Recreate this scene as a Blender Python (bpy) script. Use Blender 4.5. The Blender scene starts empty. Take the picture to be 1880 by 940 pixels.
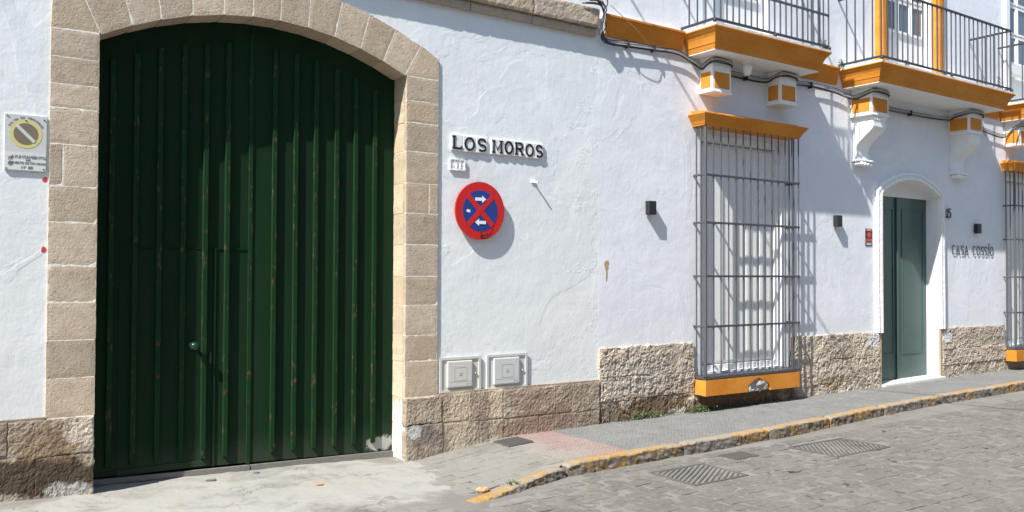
import bpy, bmesh, math, random
from mathutils import Vector, Matrix, noise
random.seed(11)
scene = bpy.context.scene
COL = scene.collection

# ------------------------------------------------------------------ camera
F, CX, CY, D, H = 1569.68, 940.0, 470.0, 7.2, 1.6
YAW, PITCH, ROLL = math.radians(34.586), math.radians(1.189), math.radians(.2435)
fw = Vector((math.sin(YAW)*math.cos(PITCH), math.cos(YAW)*math.cos(PITCH), math.sin(PITCH)))
r0 = Vector((math.cos(YAW), -math.sin(YAW), 0)); u0 = r0.cross(fw)
rt = r0*math.cos(ROLL) + u0*math.sin(ROLL); up = u0*math.cos(ROLL) - r0*math.sin(ROLL)
cam = bpy.data.objects.new('camera', bpy.data.cameras.new('camera')); COL.objects.link(cam)
cam.data.sensor_width = 36; cam.data.lens = F/1880*36; cam.data.clip_end = 500; cam.data.clip_start = .05
mw = Matrix((rt, up, -fw)).transposed().to_4x4(); mw.translation = Vector((0, -D, H)); cam.matrix_world = mw
scene.camera = cam

# ------------------------------------------------------------------ world, sun, exposure
SUN = Vector((3.12, 1.0, -3.65)).normalized()
w = bpy.data.worlds.new('World'); scene.world = w; w.use_nodes = True
nt = w.node_tree; bg = nt.nodes['Background']; sky = nt.nodes.new('ShaderNodeTexSky'); sky.sky_type = 'NISHITA'
sky.sun_disc = False; sky.sun_elevation = math.asin(-SUN.z); sky.sun_rotation = math.atan2(-SUN.x, -SUN.y)
sky.air_density = 1.15; sky.dust_density = .5; sky.ozone_density = 1.0
nt.links.new(sky.outputs[0], bg.inputs[0]); bg.inputs[1].default_value = .12
sl = bpy.data.lights.new('sun', 'SUN'); sl.energy = 5.0; sl.angle = math.radians(.5); sl.color = (1, .975, .94)
so = bpy.data.objects.new('sun', sl); COL.objects.link(so)
so.rotation_euler = SUN.to_track_quat('-Z', 'Y').to_euler(); so.location = (-8, -8, 12)
vs = scene.view_settings; vs.view_transform = 'Standard'; vs.look = 'None'; vs.gamma = 1; vs.exposure = 0.80
vs.use_curve_mapping = False
scene.render.engine = 'CYCLES'

# ------------------------------------------------------------------ pixel helpers
def ray(x, y): return rt*(x-CX) - up*(y-CY) + fw*F
def W(x, y, Y=0.0):
    d = ray(x, y); t = (Y+D)/d.y; return d.x*t, d.z*t+H
def G(x, y, Z=0.0):
    d = ray(x, y); t = (Z-H)/d.z; return d.x*t, d.y*t-D
def proj(X, Y, Z):
    v = Vector((X, Y+D, Z-H)); c = v.dot(fw)
    if c < .1: return -9999, -9999
    return CX+F*v.dot(rt)/c, CY-F*v.dot(up)/c
def lerp(a, b, t): return a+(b-a)*t
def interp(tab, x):
    if x <= tab[0][0]: return tab[0][1]
    for (a, b), (c, d) in zip(tab, tab[1:]):
        if x <= c: return lerp(b, d, (x-a)/(c-a))
    return tab[-1][1]
def sm(a, b, x):
    t = min(1, max(0, (x-a)/(b-a))); return t*t*(3-2*t)
def nz(x, y, z, s, o=4): return noise.fractal(Vector((x*s, y*s, z*s)), .6, 2.0, o)

# ------------------------------------------------------------------ materials
class N:
    def __init__(s, name):
        s.m = bpy.data.materials.new(name); s.m.use_nodes = True; s.t = s.m.node_tree
        s.b = s.t.nodes['Principled BSDF']; s.pos = s.t.nodes.new('ShaderNodeNewGeometry').outputs['Position']
    def node(s, typ, **kw):
        n = s.t.nodes.new(typ)
        for k, v in kw.items(): setattr(n, k, v)
        return n
    def set(s, sock, v):
        if hasattr(v, 'default_value') or hasattr(v, 'is_linked'): s.t.links.new(v, sock)
        else: sock.default_value = v
    def noise(s, scale, detail=4, rough=.55, vec=None, stretch=None, dist=0):
        n = s.node('ShaderNodeTexNoise'); n.inputs['Scale'].default_value = scale
        n.inputs['Detail'].default_value = detail; n.inputs['Roughness'].default_value = rough; n.inputs['Distortion'].default_value = dist
        v = vec or s.pos
        if stretch:
            m = s.node('ShaderNodeMapping'); m.inputs['Scale'].default_value = stretch; s.t.links.new(v, m.inputs['Vector']); v = m.outputs[0]
        s.t.links.new(v, n.inputs['Vector']); return n.outputs['Fac']
    def math(s, op, a, b=0.0, c=None, clamp=False):
        n = s.node('ShaderNodeMath', operation=op, use_clamp=clamp); s.set(n.inputs[0], a); s.set(n.inputs[1], b)
        if c is not None: s.set(n.inputs[2], c)
        return n.outputs[0]
    def rng(s, v, a, b, c=0.0, d=1.0, smooth=True):
        n = s.node('ShaderNodeMapRange', interpolation_type='SMOOTHSTEP' if smooth else 'LINEAR')
        for i, x in enumerate((v, a, b, c, d)): s.set(n.inputs[i], x)
        return n.outputs[0]
    def mix(s, fac, a, b, mode='MIX'):
        n = s.node('ShaderNodeMix', data_type='RGBA', blend_type=mode); s.set(n.inputs[0], fac)
        for i, c in ((6, a), (7, b)): s.set(n.inputs[i], (*c, 1) if isinstance(c, tuple) and len(c) == 3 else c)
        return n.outputs[2]
    def rnd(s): return s.node('ShaderNodeObjectInfo').outputs['Random']
    def blob(s, c, r, nscale=6, namp=.7):
        m = s.node('ShaderNodeMapping', vector_type='POINT')
        sc = [1/q if q else 0 for q in r]; m.inputs['Scale'].default_value = sc
        m.inputs['Location'].default_value = [-a*b for a, b in zip(c, sc)]
        s.t.links.new(s.pos, m.inputs['Vector'])
        l = s.node('ShaderNodeVectorMath', operation='LENGTH'); s.t.links.new(m.outputs[0], l.inputs[0])
        n = s.noise(nscale, 6, .65)
        v = s.math('ADD', l.outputs['Value'], s.math('MULTIPLY', s.math('SUBTRACT', n, .5), namp*3))
        return s.rng(v, 1.15, .75)
    def bump(s, h, dist, strength=1.0, prev=None):
        b = s.node('ShaderNodeBump'); b.inputs['Distance'].default_value = dist; b.inputs['Strength'].default_value = strength
        s.t.links.new(h, b.inputs['Height'])
        if prev is not None: s.t.links.new(prev, b.inputs['Normal'])
        return b.outputs[0]
    def out(s, col, rough=.8, normal=None, metal=0.0, spec=.3):
        s.set(s.b.inputs['Base Color'], (*col, 1) if isinstance(col, tuple) and len(col) == 3 else col)
        s.set(s.b.inputs['Roughness'], rough); s.b.inputs['Metallic'].default_value = metal
        s.b.inputs['Specular IOR Level'].default_value = spec
        if normal is not None: s.t.links.new(normal, s.b.inputs['Normal'])
        return s.m
def simple(name, c, rough=.5, metal=0.0, var=.12, nscale=12, bump=0.0, bscale=60, spec=.4):
    n = N(name); f = n.noise(nscale, 5)
    col = n.mix(f, tuple(x*(1-var) for x in c), tuple(min(1, x*(1+var)) for x in c))
    nb = n.bump(n.noise(bscale, 4), bump) if bump else None
    return n.out(col, rough, nb, metal, spec)
M = {}
def plaster(name, c, seamx=None):
    n = N(name)
    big = n.noise(1.3, 5, .6); mid = n.noise(7, 6, .6); fine = n.noise(45, 4, .6)
    strk = n.noise(9, 4, .6, stretch=(2.2, 1, .5))
    col = n.mix(n.rng(big, .35, .7), c, tuple(x*.93 for x in c))
    col = n.mix(n.rng(strk, .55, .78, 0, .35), col, (c[0]*.86, c[1]*.85, c[2]*.82))
    dirt = n.rng(n.noise(3.2, 7, .7), .6, .78, 0, .3)
    sx = n.node('ShaderNodeSeparateXYZ'); n.t.links.new(n.pos, sx.inputs[0])
    low = n.rng(n.math('ADD', sx.outputs[2], n.math('MULTIPLY', mid, .5)), 1.6, .45, 0, .75)
    col = n.mix(n.math('MAXIMUM', dirt, low), col, (c[0]*.86, c[1]*.87, c[2]*.86))
    chip = n.rng(n.noise(5.5, 8, .72), .705, .73)
    patch = n.rng(n.noise(.9, 4, .55, dist=1.2), .52, .55, 0, .8)
    pock = n.math('MULTIPLY', n.rng(n.noise(19, 5, .7), .68, .72), n.rng(n.noise(1.1, 3), .5, .62))
    col = n.mix(patch, col, (c[0]*.935, c[1]*.945, c[2]*.95))
    drip = n.math('MULTIPLY', n.rng(n.noise(8, 6, .65, stretch=(1.6, 1, .12)), .56, .75, 0, .55), n.rng(sx.outputs[2], 2.6, 4.3))
    col = n.mix(drip, col, (c[0]*.76, c[1]*.76, c[2]*.74))
    ck = n.math('ABSOLUTE', n.math('SUBTRACT', n.noise(1.15, 9, .62, dist=.6), .5))
    crack = n.math('MULTIPLY', n.rng(ck, .003, .0008), n.rng(n.noise(.8, 3), .60, .68))
    col = n.mix(n.math('MULTIPLY', crack, .3), col, (c[0]*.5, c[1]*.5, c[2]*.5))
    nb = n.bump(big, .03, .45); nb = n.bump(mid, .007, .4, nb); nb = n.bump(strk, .0025, .4, nb); nb = n.bump(fine, .0013, .6, nb)
    if seamx is not None:
        m = n.math('MULTIPLY', n.rng(n.math('ABSOLUTE', n.math('SUBTRACT', sx.outputs[0], seamx)), .75, .05), n.rng(n.noise(4.5, 8, .72), .56, .60))
        nb = n.bump(m, .0035, .5, nb)
    nb = n.bump(chip, .003, .8, nb); nb = n.bump(crack, -.003, .8, nb); nb = n.bump(pock, .003, .8, nb); nb = n.bump(patch, .002, .6, nb)
    return n.out(col, .85, nb, spec=.15)
M['plaster'] = plaster('white_plaster', (.78, .80, .79), 6.0)
M['plaster_old'] = plaster('white_plaster_smooth', (.78, .79, .81))
M['white_paint'] = simple('white_paint', (.80, .80, .78), .6, var=.05, bump=.002, bscale=30)
M['white_flaking'] = simple('white_flaking_paint', (.82, .82, .80), .7, var=.06, bump=.012, bscale=22)
def stone(name, c1, c2, pit=.006, stains_and_shade=(), lump=.6, hue=.4):
    n = N(name)
    a = n.noise(3.0, 6, .65); b = n.noise(16, 6, .7); f = n.noise(70, 5, .7)
    col = n.mix(n.rng(a, .3, .7), c1, c2)
    col = n.mix(n.rng(b, .45, .75, 0, .45), col, tuple(x*.62 for x in c1))
    col = n.mix(n.rng(f, .5, .75, 0, .4), col, tuple(min(1, x*1.3) for x in c2))
    hv = n.math('MULTIPLY_ADD', n.rnd(), .30, .82)
    mul = n.node('ShaderNodeMix', data_type='RGBA', blend_type='MULTIPLY'); mul.inputs[0].default_value = 1
    n.t.links.new(col, mul.inputs[6]); cc = n.node('ShaderNodeCombineXYZ')
    for i in range(3): n.t.links.new(hv, cc.inputs[i])
    n.t.links.new(cc.outputs[0], mul.inputs[7]); col = mul.outputs[2]
    col = n.mix(n.rng(n.math('FRACT', n.math('MULTIPLY', n.rnd(), 7.31)), .3, 1.0, 0, hue), col, (.50, .38, .235))
    for (c, r, sc, k) in stains_and_shade:
        col = n.mix(n.math('MULTIPLY', n.blob(c, r), k), col, sc)
    pits = n.rng(n.noise(38, 6, .75), .52, .36)
    v = n.node('ShaderNodeTexVoronoi'); v.inputs['Scale'].default_value = 55; n.t.links.new(n.pos, v.inputs['Vector'])
    hole = n.math('MULTIPLY', n.rng(v.outputs['Distance'], .34, .12), n.rng(n.noise(9, 4), .44, .60))
    nb = n.bump(b, pit*lump, .8); nb = n.bump(pits, -pit*.35, .8, nb); nb = n.bump(hole, -pit, .8, nb); nb = n.bump(f, pit*.5, .9, nb); nb = n.bump(n.noise(150, 3, .7), pit*.22, .9, nb)
    return n.out(col, .92, nb, spec=.1)
TAN1, TAN2 = (.46, .37, .275), (.56, .465, .36)
M['jamb'] = stone('sandstone', TAN1, TAN2, .006)
M['plinth'] = stone('stained_sandstone', (.29, .228, .172), (.43, .36, .28), .0075, (
    ((.68, 0, .09), (.62, 0, .16), (.060, .042, .028), .9), ((.80, 0, .33), (.26, 0, .12), (.24, .16, .09), .7),
    ((.93, 0, -.04), (.16, 0, .07), (.46, .44, .41), .8), ((1.03, 0, .41), (.13, 0, .12), (.60, .52, .42), .8),
    ((3.93, 0, .06), (.17, 0, .11), (.20, .165, .15), .8), ((3.82, 0, .10), (.07, 0, .06), (.60, .60, .58), .8),
    ((4.32, 0, .25), (.12, 0, .5), (.52, .43, .31), .85), ((4.76, 0, .3), (.10, 0, .6), (.55, .45, .33), .9),
    ((5.3, 0, .05), (.55, 0, .16), (.27, .18, .14), .75), ((5.15, 0, .30), (.36, 0, .1), (.29, .205, .155), .6)), hue=.12)
M['reveal'] = stone('cream_sandstone', (.43, .36, .25), (.50, .42, .30), .003, (((3.74, .1, .05), (.4, .3, .36), (.62, .59, .53), .8),))
M['rubble'] = stone('rough_limestone', (.40, .335, .265), (.53, .46, .375), .010, (
    ((6.9, 0, .10), (.5, 0, .15), (.13, .085, .05), .9), ((6.25, 0, .03), (.35, 0, .13), (.16, .115, .075), .8),
    ((6.6, 0, .45), (.5, 0, .22), (.42, .39, .33), .6), ((8.4, 0, .05), (1.0, 0, .22), (.16, .10, .06), .8),  # last patch paints the window sill's shade into the stones below it
    ((10.3, 0, .12), (.3, 0, .09), (.24, .17, .10), .7), ((11.25, 0, .68), (.14, 0, .1), (.62, .61, .60), .9), ((13.22, 0, .66), (.14, 0, .12), (.6, .6, .6), .9),
    ((14.2, 0, .08), (.3, 0, .1), (.28, .25, .19), .6)), hue=.1)
M['mortar'] = simple('lime_mortar', (.80, .75, .65), .9, var=.1, bump=.004, bscale=40, spec=.1)
M['cornice_stone'] = stone('cornice_limestone', (.47, .385, .29), (.55, .46, .36), .007)
def green():
    n = N('dark_green_paint'); a = n.noise(2.5, 5, .6, stretch=(3, 1, .4)); f = n.noise(40, 5, .6)
    col = n.mix(a, (.009, .023, .012), (.015, .038, .017))
    col = n.mix(n.rng(n.noise(34, 8, .75), .69, .73), col, (.16, .18, .13))
    col = n.mix(n.rng(n.noise(6, 6, .7, stretch=(4, 1, .25)), .56, .72, 0, .55), col, (.030, .028, .014))
    col = n.mix(n.math('MULTIPLY', n.blob((3.63, .25, -.02), (.14, .3, .07), 14, .9), .9), col, (.55, .55, .53))
    sx = n.node('ShaderNodeSeparateXYZ'); n.t.links.new(n.pos, sx.inputs[0])
    dust = n.rng(n.math('ADD', sx.outputs[2], n.math('MULTIPLY', f, .2)), .35, .05, 0, .25)
    col = n.mix(dust, col, (.10, .11, .08))
    nb = n.bump(a, .006, .5); nb = n.bump(f, .0012, .5, nb)
    return n.out(col, n.rng(f, .3, .7, .5, .65), nb, spec=.02)
M['green'] = green()
def rib():
    n = N('worn_green_rib_paint'); a = n.noise(3, 5, .6)
    col = n.mix(a, (.009, .030, .012), (.014, .044, .017))
    wear = n.rng(n.noise(26, 8, .75, stretch=(1, 1, .35)), .57, .63)
    col = n.mix(wear, col, (.11, .062, .038))
    col = n.mix(n.rng(n.noise(60, 6, .7), .72, .76), col, (.42, .40, .34))
    nb = n.bump(n.noise(50, 5, .6), .002, .6)
    return n.out(col, .55, nb, spec=.05)
M['rib'] = rib()
def ochre():
    n = N('ochre_paint'); a = n.noise(2.2, 6, .6, stretch=(1, 1, 2)); b = n.noise(14, 6, .65)
    col = n.mix(n.rng(a, .3, .7), (.56, .20, .020), (.64, .265, .042))
    col = n.mix(n.rng(b, .5, .8, 0, .4), col, (.46, .18, .022))
    col = n.mix(n.rng(n.noise(9, 8, .72), .675, .72), col, (.60, .48, .34))
    col = n.mix(n.rng(n.noise(7, 6, .7, stretch=(2.5, 2.5, .3)), .52, .75, 0, .5), col, (.40, .15, .02))
    nb = n.bump(b, .006, .6); nb = n.bump(n.noise(60, 4), .0015, .6, nb)
    return n.out(col, .75, nb, spec=.2)
M['ochre'] = ochre()
M['iron'] = simple('dark_iron', (.045, .048, .052), .5, .3, .25, 30, .001)
M['grille'] = simple('grey_painted_iron', (.10, .103, .108), .45, .25, .15, 30, .001)
M['rail'] = simple('dark_grey_iron', (.085, .088, .092), .5, .3, .2, 30, .001)
M['black'] = simple('black_paint', (.014, .014, .016), .5, 0, .1)
M['black_matt'] = simple('black_lamp_coat', (.02, .021, .024), .55, 0, .2)
M['white_cer'] = simple('white_glazed_tile', (.80, .80, .77), .3, 0, .04, 30, .001)
M['red'] = simple('red_sign_paint', (.55, .020, .018), .4, 0, .08, 8)
M['blue'] = simple('blue_sign_paint', (.020, .050, .23), .4, 0, .08, 8)
M['sign_white'] = simple('white_sign_paint', (.80, .82, .84), .4, 0, .04)
M['zinc'] = simple('zinc_sheet', (.35, .36, .37), .5, .5, .1)
M['plate'] = simple('weathered_plate_paint', (.62, .63, .60), .45, .1, .06, 14)
M['plate_yellow'] = simple('faded_yellow_print', (.62, .57, .24), .5, 0, .12, 20)
M['plate_brown'] = simple('faded_brown_print', (.20, .165, .11), .5, 0, .2, 16)
M['plate_ink'] = simple('faded_ink', (.17, .17, .18), .6, 0, .2, 40)
M['meter'] = simple('grey_meter_plastic', (.55, .565, .54), .5, 0, .04, 8, .0006)
M['meter_beige'] = simple('beige_meter_plastic', (.57, .56, .50), .5, 0, .04, 8, .0006)
M['meter_dark'] = simple('meter_print', (.40, .41, .40), .6)
M['teal'] = simple('teal_door_paint', (.060, .105, .094), .42, 0, .08, 5, .001, 40)
M['marble'] = simple('worn_marble', (.62, .62, .58), .5, 0, .1, 10, .003, 20)
M['sticker_red'] = simple('red_sticker_print', (.55, .06, .03), .4)
M['cable_black'] = simple('black_cable_sheath', (.02, .02, .02), .6)
M['cable_grey'] = simple('grey_cable_sheath', (.42, .42, .41), .6)
M['cable_tan'] = simple('tan_cord', (.45, .28, .12), .6)
M['glass'] = simple('window_glass', (.10, .115, .13), .06, 0, .05, 3, spec=.8)
M['curtain'] = simple('pale_blind', (.50, .51, .50), .8, 0, .06)
def leafmat():
    n = N('weed_leaf'); col = n.mix(n.noise(40, 3), (.035, .07, .018), (.085, .12, .04)); return n.out(col, .6, spec=.3)
M['leaf'] = leafmat()
M['dry_leaf'] = simple('dry_leaf', (.45, .20, .08), .7)
def cobble(name, c1, c2, c3):
    n = N(name); a = n.noise(2.2, 6, .65); b = n.noise(24, 6, .7); f = n.noise(110, 4, .7)
    col = n.mix(n.rng(a, .3, .7), c1, c2)
    col = n.mix(n.rng(n.rnd(), .0, 1.0, 0, .45, False), col, c3)
    col = n.mix(n.rng(b, .42, .75, 0, .6), col, tuple(x*.5 for x in c1))
    col = n.mix(n.rng(n.noise(7, 7, .72), .56, .72, 0, .75), col, (0.302, 0.278, 0.244))
    col = n.mix(n.rng(f, .55, .75, 0, .35), col, (0.325, 0.307, 0.278))
    col = n.mix(n.math('MULTIPLY', n.blob((2.4, -.7, 0), (2.6, 1.3, 0), 1.6, .45), .75), col, (.25, .237, .208))
    nb = n.bump(b, .010, .7); nb = n.bump(n.noise(9, 5, .6), .02, .5, nb); nb = n.bump(f, .0025, .7, nb)
    return n.out(col, .85, nb, spec=.2)
M['cobble'] = cobble('worn_granite_sett', (0.142, 0.130, 0.111), (0.190, 0.174, 0.148), (0.140, 0.131, 0.118))
def roadmat():
    n = N('cement_grout'); a = n.noise(1.6, 6, .65); b = n.noise(20, 6, .7); f = n.noise(120, 4, .7)
    col = n.mix(n.rng(a, .3, .7), (0.165, 0.153, 0.134), (0.215, 0.199, 0.174))
    col = n.mix(n.rng(n.noise(5, 7, .7, stretch=(1, 2, 1)), .5, .7, 0, .6), col, (0.180, 0.168, 0.148))
    col = n.mix(n.blob((2.3, -.5, 0), (2.1, .9, 0), 2, .5), col, n.mix(a, (0.30, 0.287, 0.255), (0.355, 0.338, 0.303)))
    col = n.mix(n.rng(b, .55, .8, 0, .4), col, (0.145, 0.133, 0.116))
    ck = n.math('ABSOLUTE', n.math('SUBTRACT', n.noise(2.6, 9, .65, dist=.8), .5))
    crack = n.math('MULTIPLY', n.rng(ck, .005, .0015), n.rng(n.noise(1.3, 3), .54, .64))
    col = n.mix(n.math('MULTIPLY', crack, .5), col, (.14, .13, .11))
    col = n.mix(n.rng(n.noise(2.3, 7, .72, dist=.5), .48, .66, 0, .65), col, (.205, .195, .17))
    dk = n.rng(n.noise(3.1, 6, .75), .60, .66)
    sx = n.node('ShaderNodeSeparateXYZ'); n.t.links.new(n.pos, sx.inputs[0])
    dk = n.math('MULTIPLY', dk, n.rng(sx.outputs[0], 4.0, 6.0))
    col = n.mix(dk, col, (0.035, 0.035, 0.026))
    nb = n.bump(b, .006, .7); nb = n.bump(n.noise(6, 6, .6), .016, .7, nb); nb = n.bump(f, .002, .7, nb); nb = n.bump(crack, -.006, .8, nb)
    return n.out(col, .9, nb, spec=.15)
M['road'] = roadmat()
M['tile_grey'] = cobble('grey_pavement_tile', (0.165, 0.163, 0.152), (0.205, 0.202, 0.188), (0.155, 0.154, 0.146))
M['tile_red'] = cobble('faded_red_pavement_tile', (0.26, 0.185, 0.162), (0.29, 0.215, 0.19), (0.25, 0.185, 0.165))
M['sidewalk'] = cobble('pavement_screed', (0.220, 0.215, 0.197), (0.267, 0.258, 0.238), (0.215, 0.212, 0.197))
def kerbmat():
    n = N('worn_yellow_kerb'); a = n.noise(9, 8, .72); b = n.noise(30, 6, .7)
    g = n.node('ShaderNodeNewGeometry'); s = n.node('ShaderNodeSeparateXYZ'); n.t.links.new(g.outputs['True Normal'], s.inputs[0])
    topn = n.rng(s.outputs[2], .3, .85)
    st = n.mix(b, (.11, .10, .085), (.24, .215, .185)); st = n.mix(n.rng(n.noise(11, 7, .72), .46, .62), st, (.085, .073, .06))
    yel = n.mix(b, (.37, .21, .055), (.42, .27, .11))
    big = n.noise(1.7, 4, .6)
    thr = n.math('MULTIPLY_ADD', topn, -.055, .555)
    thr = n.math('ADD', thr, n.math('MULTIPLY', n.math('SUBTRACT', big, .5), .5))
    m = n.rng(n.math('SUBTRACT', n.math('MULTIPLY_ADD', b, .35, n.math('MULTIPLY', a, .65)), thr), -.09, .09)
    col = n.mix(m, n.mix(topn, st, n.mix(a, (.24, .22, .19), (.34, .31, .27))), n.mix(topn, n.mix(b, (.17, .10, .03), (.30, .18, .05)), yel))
    nb = n.bump(a, .03, .8); nb = n.bump(b, .014, .8, nb); nb = n.bump(n.noise(90, 4, .7), .004, .8, nb)
    return n.out(col, .88, nb, spec=.15)
M['kerb'] = kerbmat()
M['grate'] = simple('rusty_cast_iron', (.12, .110, .10), .6, .3, .3, 40, .003)
M['grate_dark'] = simple('drain_pit_black', (.025, .023, .02), .9, 0, .3)  # near-black fill that shows between the grate ridges
M['wood_pole'] = simple('weathered_pole_wood', (.22, .16, .10), .9, 0, .3, 8, .004)
M['chip'] = simple('exposed_ochre_render', (.46, .34, .19), .9, 0, .25, 30, .006)
M['pink'] = simple('red_spray_paint', (.55, .05, .06), .7)

# ------------------------------------------------------------------ mesh helpers
def link(o): COL.objects.link(o); return o
def wloc(p):
    v = Vector((0, 0, 0))
    while p: v += p.location; p = p.parent
    return v
def obj(name, bm, mat, parent=None, smooth=False, kind=None):
    off = wloc(parent)
    if isinstance(bm, bpy.types.Mesh): me = bm; me.transform(Matrix.Translation(-off))
    else:
        bmesh.ops.recalc_face_normals(bm, faces=bm.faces)
        bm.transform(Matrix.Translation(-off)); me = bpy.data.meshes.new(name); bm.to_mesh(me); bm.free()
    for p in me.polygons: p.use_smooth = smooth
    me.materials.clear(); me.materials.append(M[mat] if isinstance(mat, str) else mat)
    o = link(bpy.data.objects.new(name, me)); o.parent = parent
    if kind: o['kind'] = kind
    return o
def tag(o, label, cat, group=None):
    o['label'] = label; o['category'] = cat
    if group: o['group'] = group
    return o
def thing(name, label, cat, loc=(0, 0, 0), group=None):
    o = link(bpy.data.objects.new(name, None)); o.location = loc; o.empty_display_size = .1
    return tag(o, label, cat, group)
def bx(bm, x0, x1, y0, y1, z0, z1, bev=0, seg=1):
    r = bmesh.ops.create_cube(bm, size=1); vv = r['verts']
    for v in vv: v.co = Vector((lerp(x0, x1, v.co.x+.5), lerp(y0, y1, v.co.y+.5), lerp(z0, z1, v.co.z+.5)))
    if bev:
        es = list({e for v in vv for e in v.link_edges})
        bmesh.ops.bevel(bm, geom=es, offset=bev, segments=seg, affect='EDGES', profile=.6)
    return bm
def box(*a, **k): return bx(bmesh.new(), *a, **k)
def prism(bm, pts, y0, y1):
    "polygon in XZ extruded from y0 to y1"
    a = [bm.verts.new((x, y0, z)) for x, z in pts]; b = [bm.verts.new((x, y1, z)) for x, z in pts]
    bm.faces.new(a); bm.faces.new(b[::-1])
    for i in range(len(pts)): j = (i+1) % len(pts); bm.faces.new((a[j], a[i], b[i], b[j]))
    return bm
def prism_x(bm, pts, x0, x1):
    "polygon in YZ extruded along X"
    a = [bm.verts.new((x0, y, z)) for y, z in pts]; b = [bm.verts.new((x1, y, z)) for y, z in pts]
    bm.faces.new(a); bm.faces.new(b[::-1])
    for i in range(len(pts)): j = (i+1) % len(pts); bm.faces.new((a[j], a[i], b[i], b[j]))
    return bm
def cyl(bm, p, q, r, r2=None, seg=12):
    p, q = Vector(p), Vector(q); d = q-p; r2 = r if r2 is None else r2
    m = Matrix.Translation((p+q)/2) @ d.to_track_quat('Z', 'Y').to_matrix().to_4x4()
    bmesh.ops.create_cone(bm, cap_ends=True, segments=seg, radius1=r, radius2=r2, depth=d.length, matrix=m); return bm
def tube(bm, pts, r, seg=7):
    pts = [Vector(p) for p in pts]; rings = []
    for i, p in enumerate(pts):
        d = (pts[min(i+1, len(pts)-1)]-pts[max(i-1, 0)]).normalized()
        s = d.cross(Vector((0, 1, .3))).normalized(); t = d.cross(s).normalized()
        rings.append([bm.verts.new(p+(s*math.cos(2*math.pi*k/seg)+t*math.sin(2*math.pi*k/seg))*r) for k in range(seg)])
    for a, b in zip(rings, rings[1:]):
        for k in range(seg): bm.faces.new((a[k], a[(k+1) % seg], b[(k+1) % seg], b[k]))
    bm.faces.new(rings[0]); bm.faces.new(rings[-1][::-1]); return bm
def smoothpath(pts, n=6):
    P = [Vector(p) for p in pts]; out = []
    for i in range(len(P)-1):
        a, b, c, d = P[max(i-1, 0)], P[i], P[i+1], P[min(i+2, len(P)-1)]
        for k in range(n):
            t = k/n; out.append(.5*((2*b)+(c-a)*t+(2*a-5*b+4*c-d)*t*t+(3*b-a-3*c+d)*t**3))
    return out+[P[-1]]
def stone_bm(q, y0, y1, nx=10, nz_=6, rough=.004, bev=.008, seed=0, fs=7, wob=.004, gran=0.0):
    "rough-faced block: q = BL BR TR TL in XZ"
    bm = bmesh.new(); V = []
    for j in range(nz_+1):
        row = []
        for i in range(nx+1):
            s, t = i/nx, j/nz_
            x = lerp(lerp(q[0][0], q[1][0], s), lerp(q[3][0], q[2][0], s), t); z = lerp(lerp(q[0][1], q[1][1], s), lerp(q[3][1], q[2][1], s), t)
            edge = i in (0, nx) or j in (0, nz_)
            y = y0 - rough*nz(x, seed, z, fs) - rough*.6*nz(x, seed+5, z, fs*3) - gran*nz(x, seed+7, z, 42, 3)
            if edge:
                y = y0+bev*(.6+.7*abs(nz(x, seed+9, z, 9)))
                ww = wob*nz(x, seed+3, z, 11)
                cx_ = (q[0][0]+q[2][0])/2; cz_ = (q[0][1]+q[2][1])/2
                x += ww*(1 if x < cx_ else -1); z += ww*(1 if z < cz_ else -1)
            row.append(bm.verts.new((x, y, z)))
        V.append(row)
    for j in range(nz_):
        for i in range(nx): bm.faces.new((V[j][i], V[j][i+1], V[j+1][i+1], V[j+1][i]))
    rim = [V[0][i] for i in range(nx+1)]+[V[j][nx] for j in range(1, nz_+1)]+[V[nz_][i] for i in range(nx-1, -1, -1)]+[V[j][0] for j in range(nz_-1, 0, -1)]
    back = [bm.verts.new((v.co.x, y1, v.co.z)) for v in rim]
    for i in range(len(rim)): j = (i+1) % len(rim); bm.faces.new((rim[j], rim[i], back[i], back[j]))
    bm.faces.new(back); return bm
def shrink(q, g):
    return [(q[0][0]+g, q[0][1]+g), (q[1][0]-g, q[1][1]+g), (q[2][0]-g, q[2][1]-g), (q[3][0]+g, q[3][1]-g)]
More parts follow.
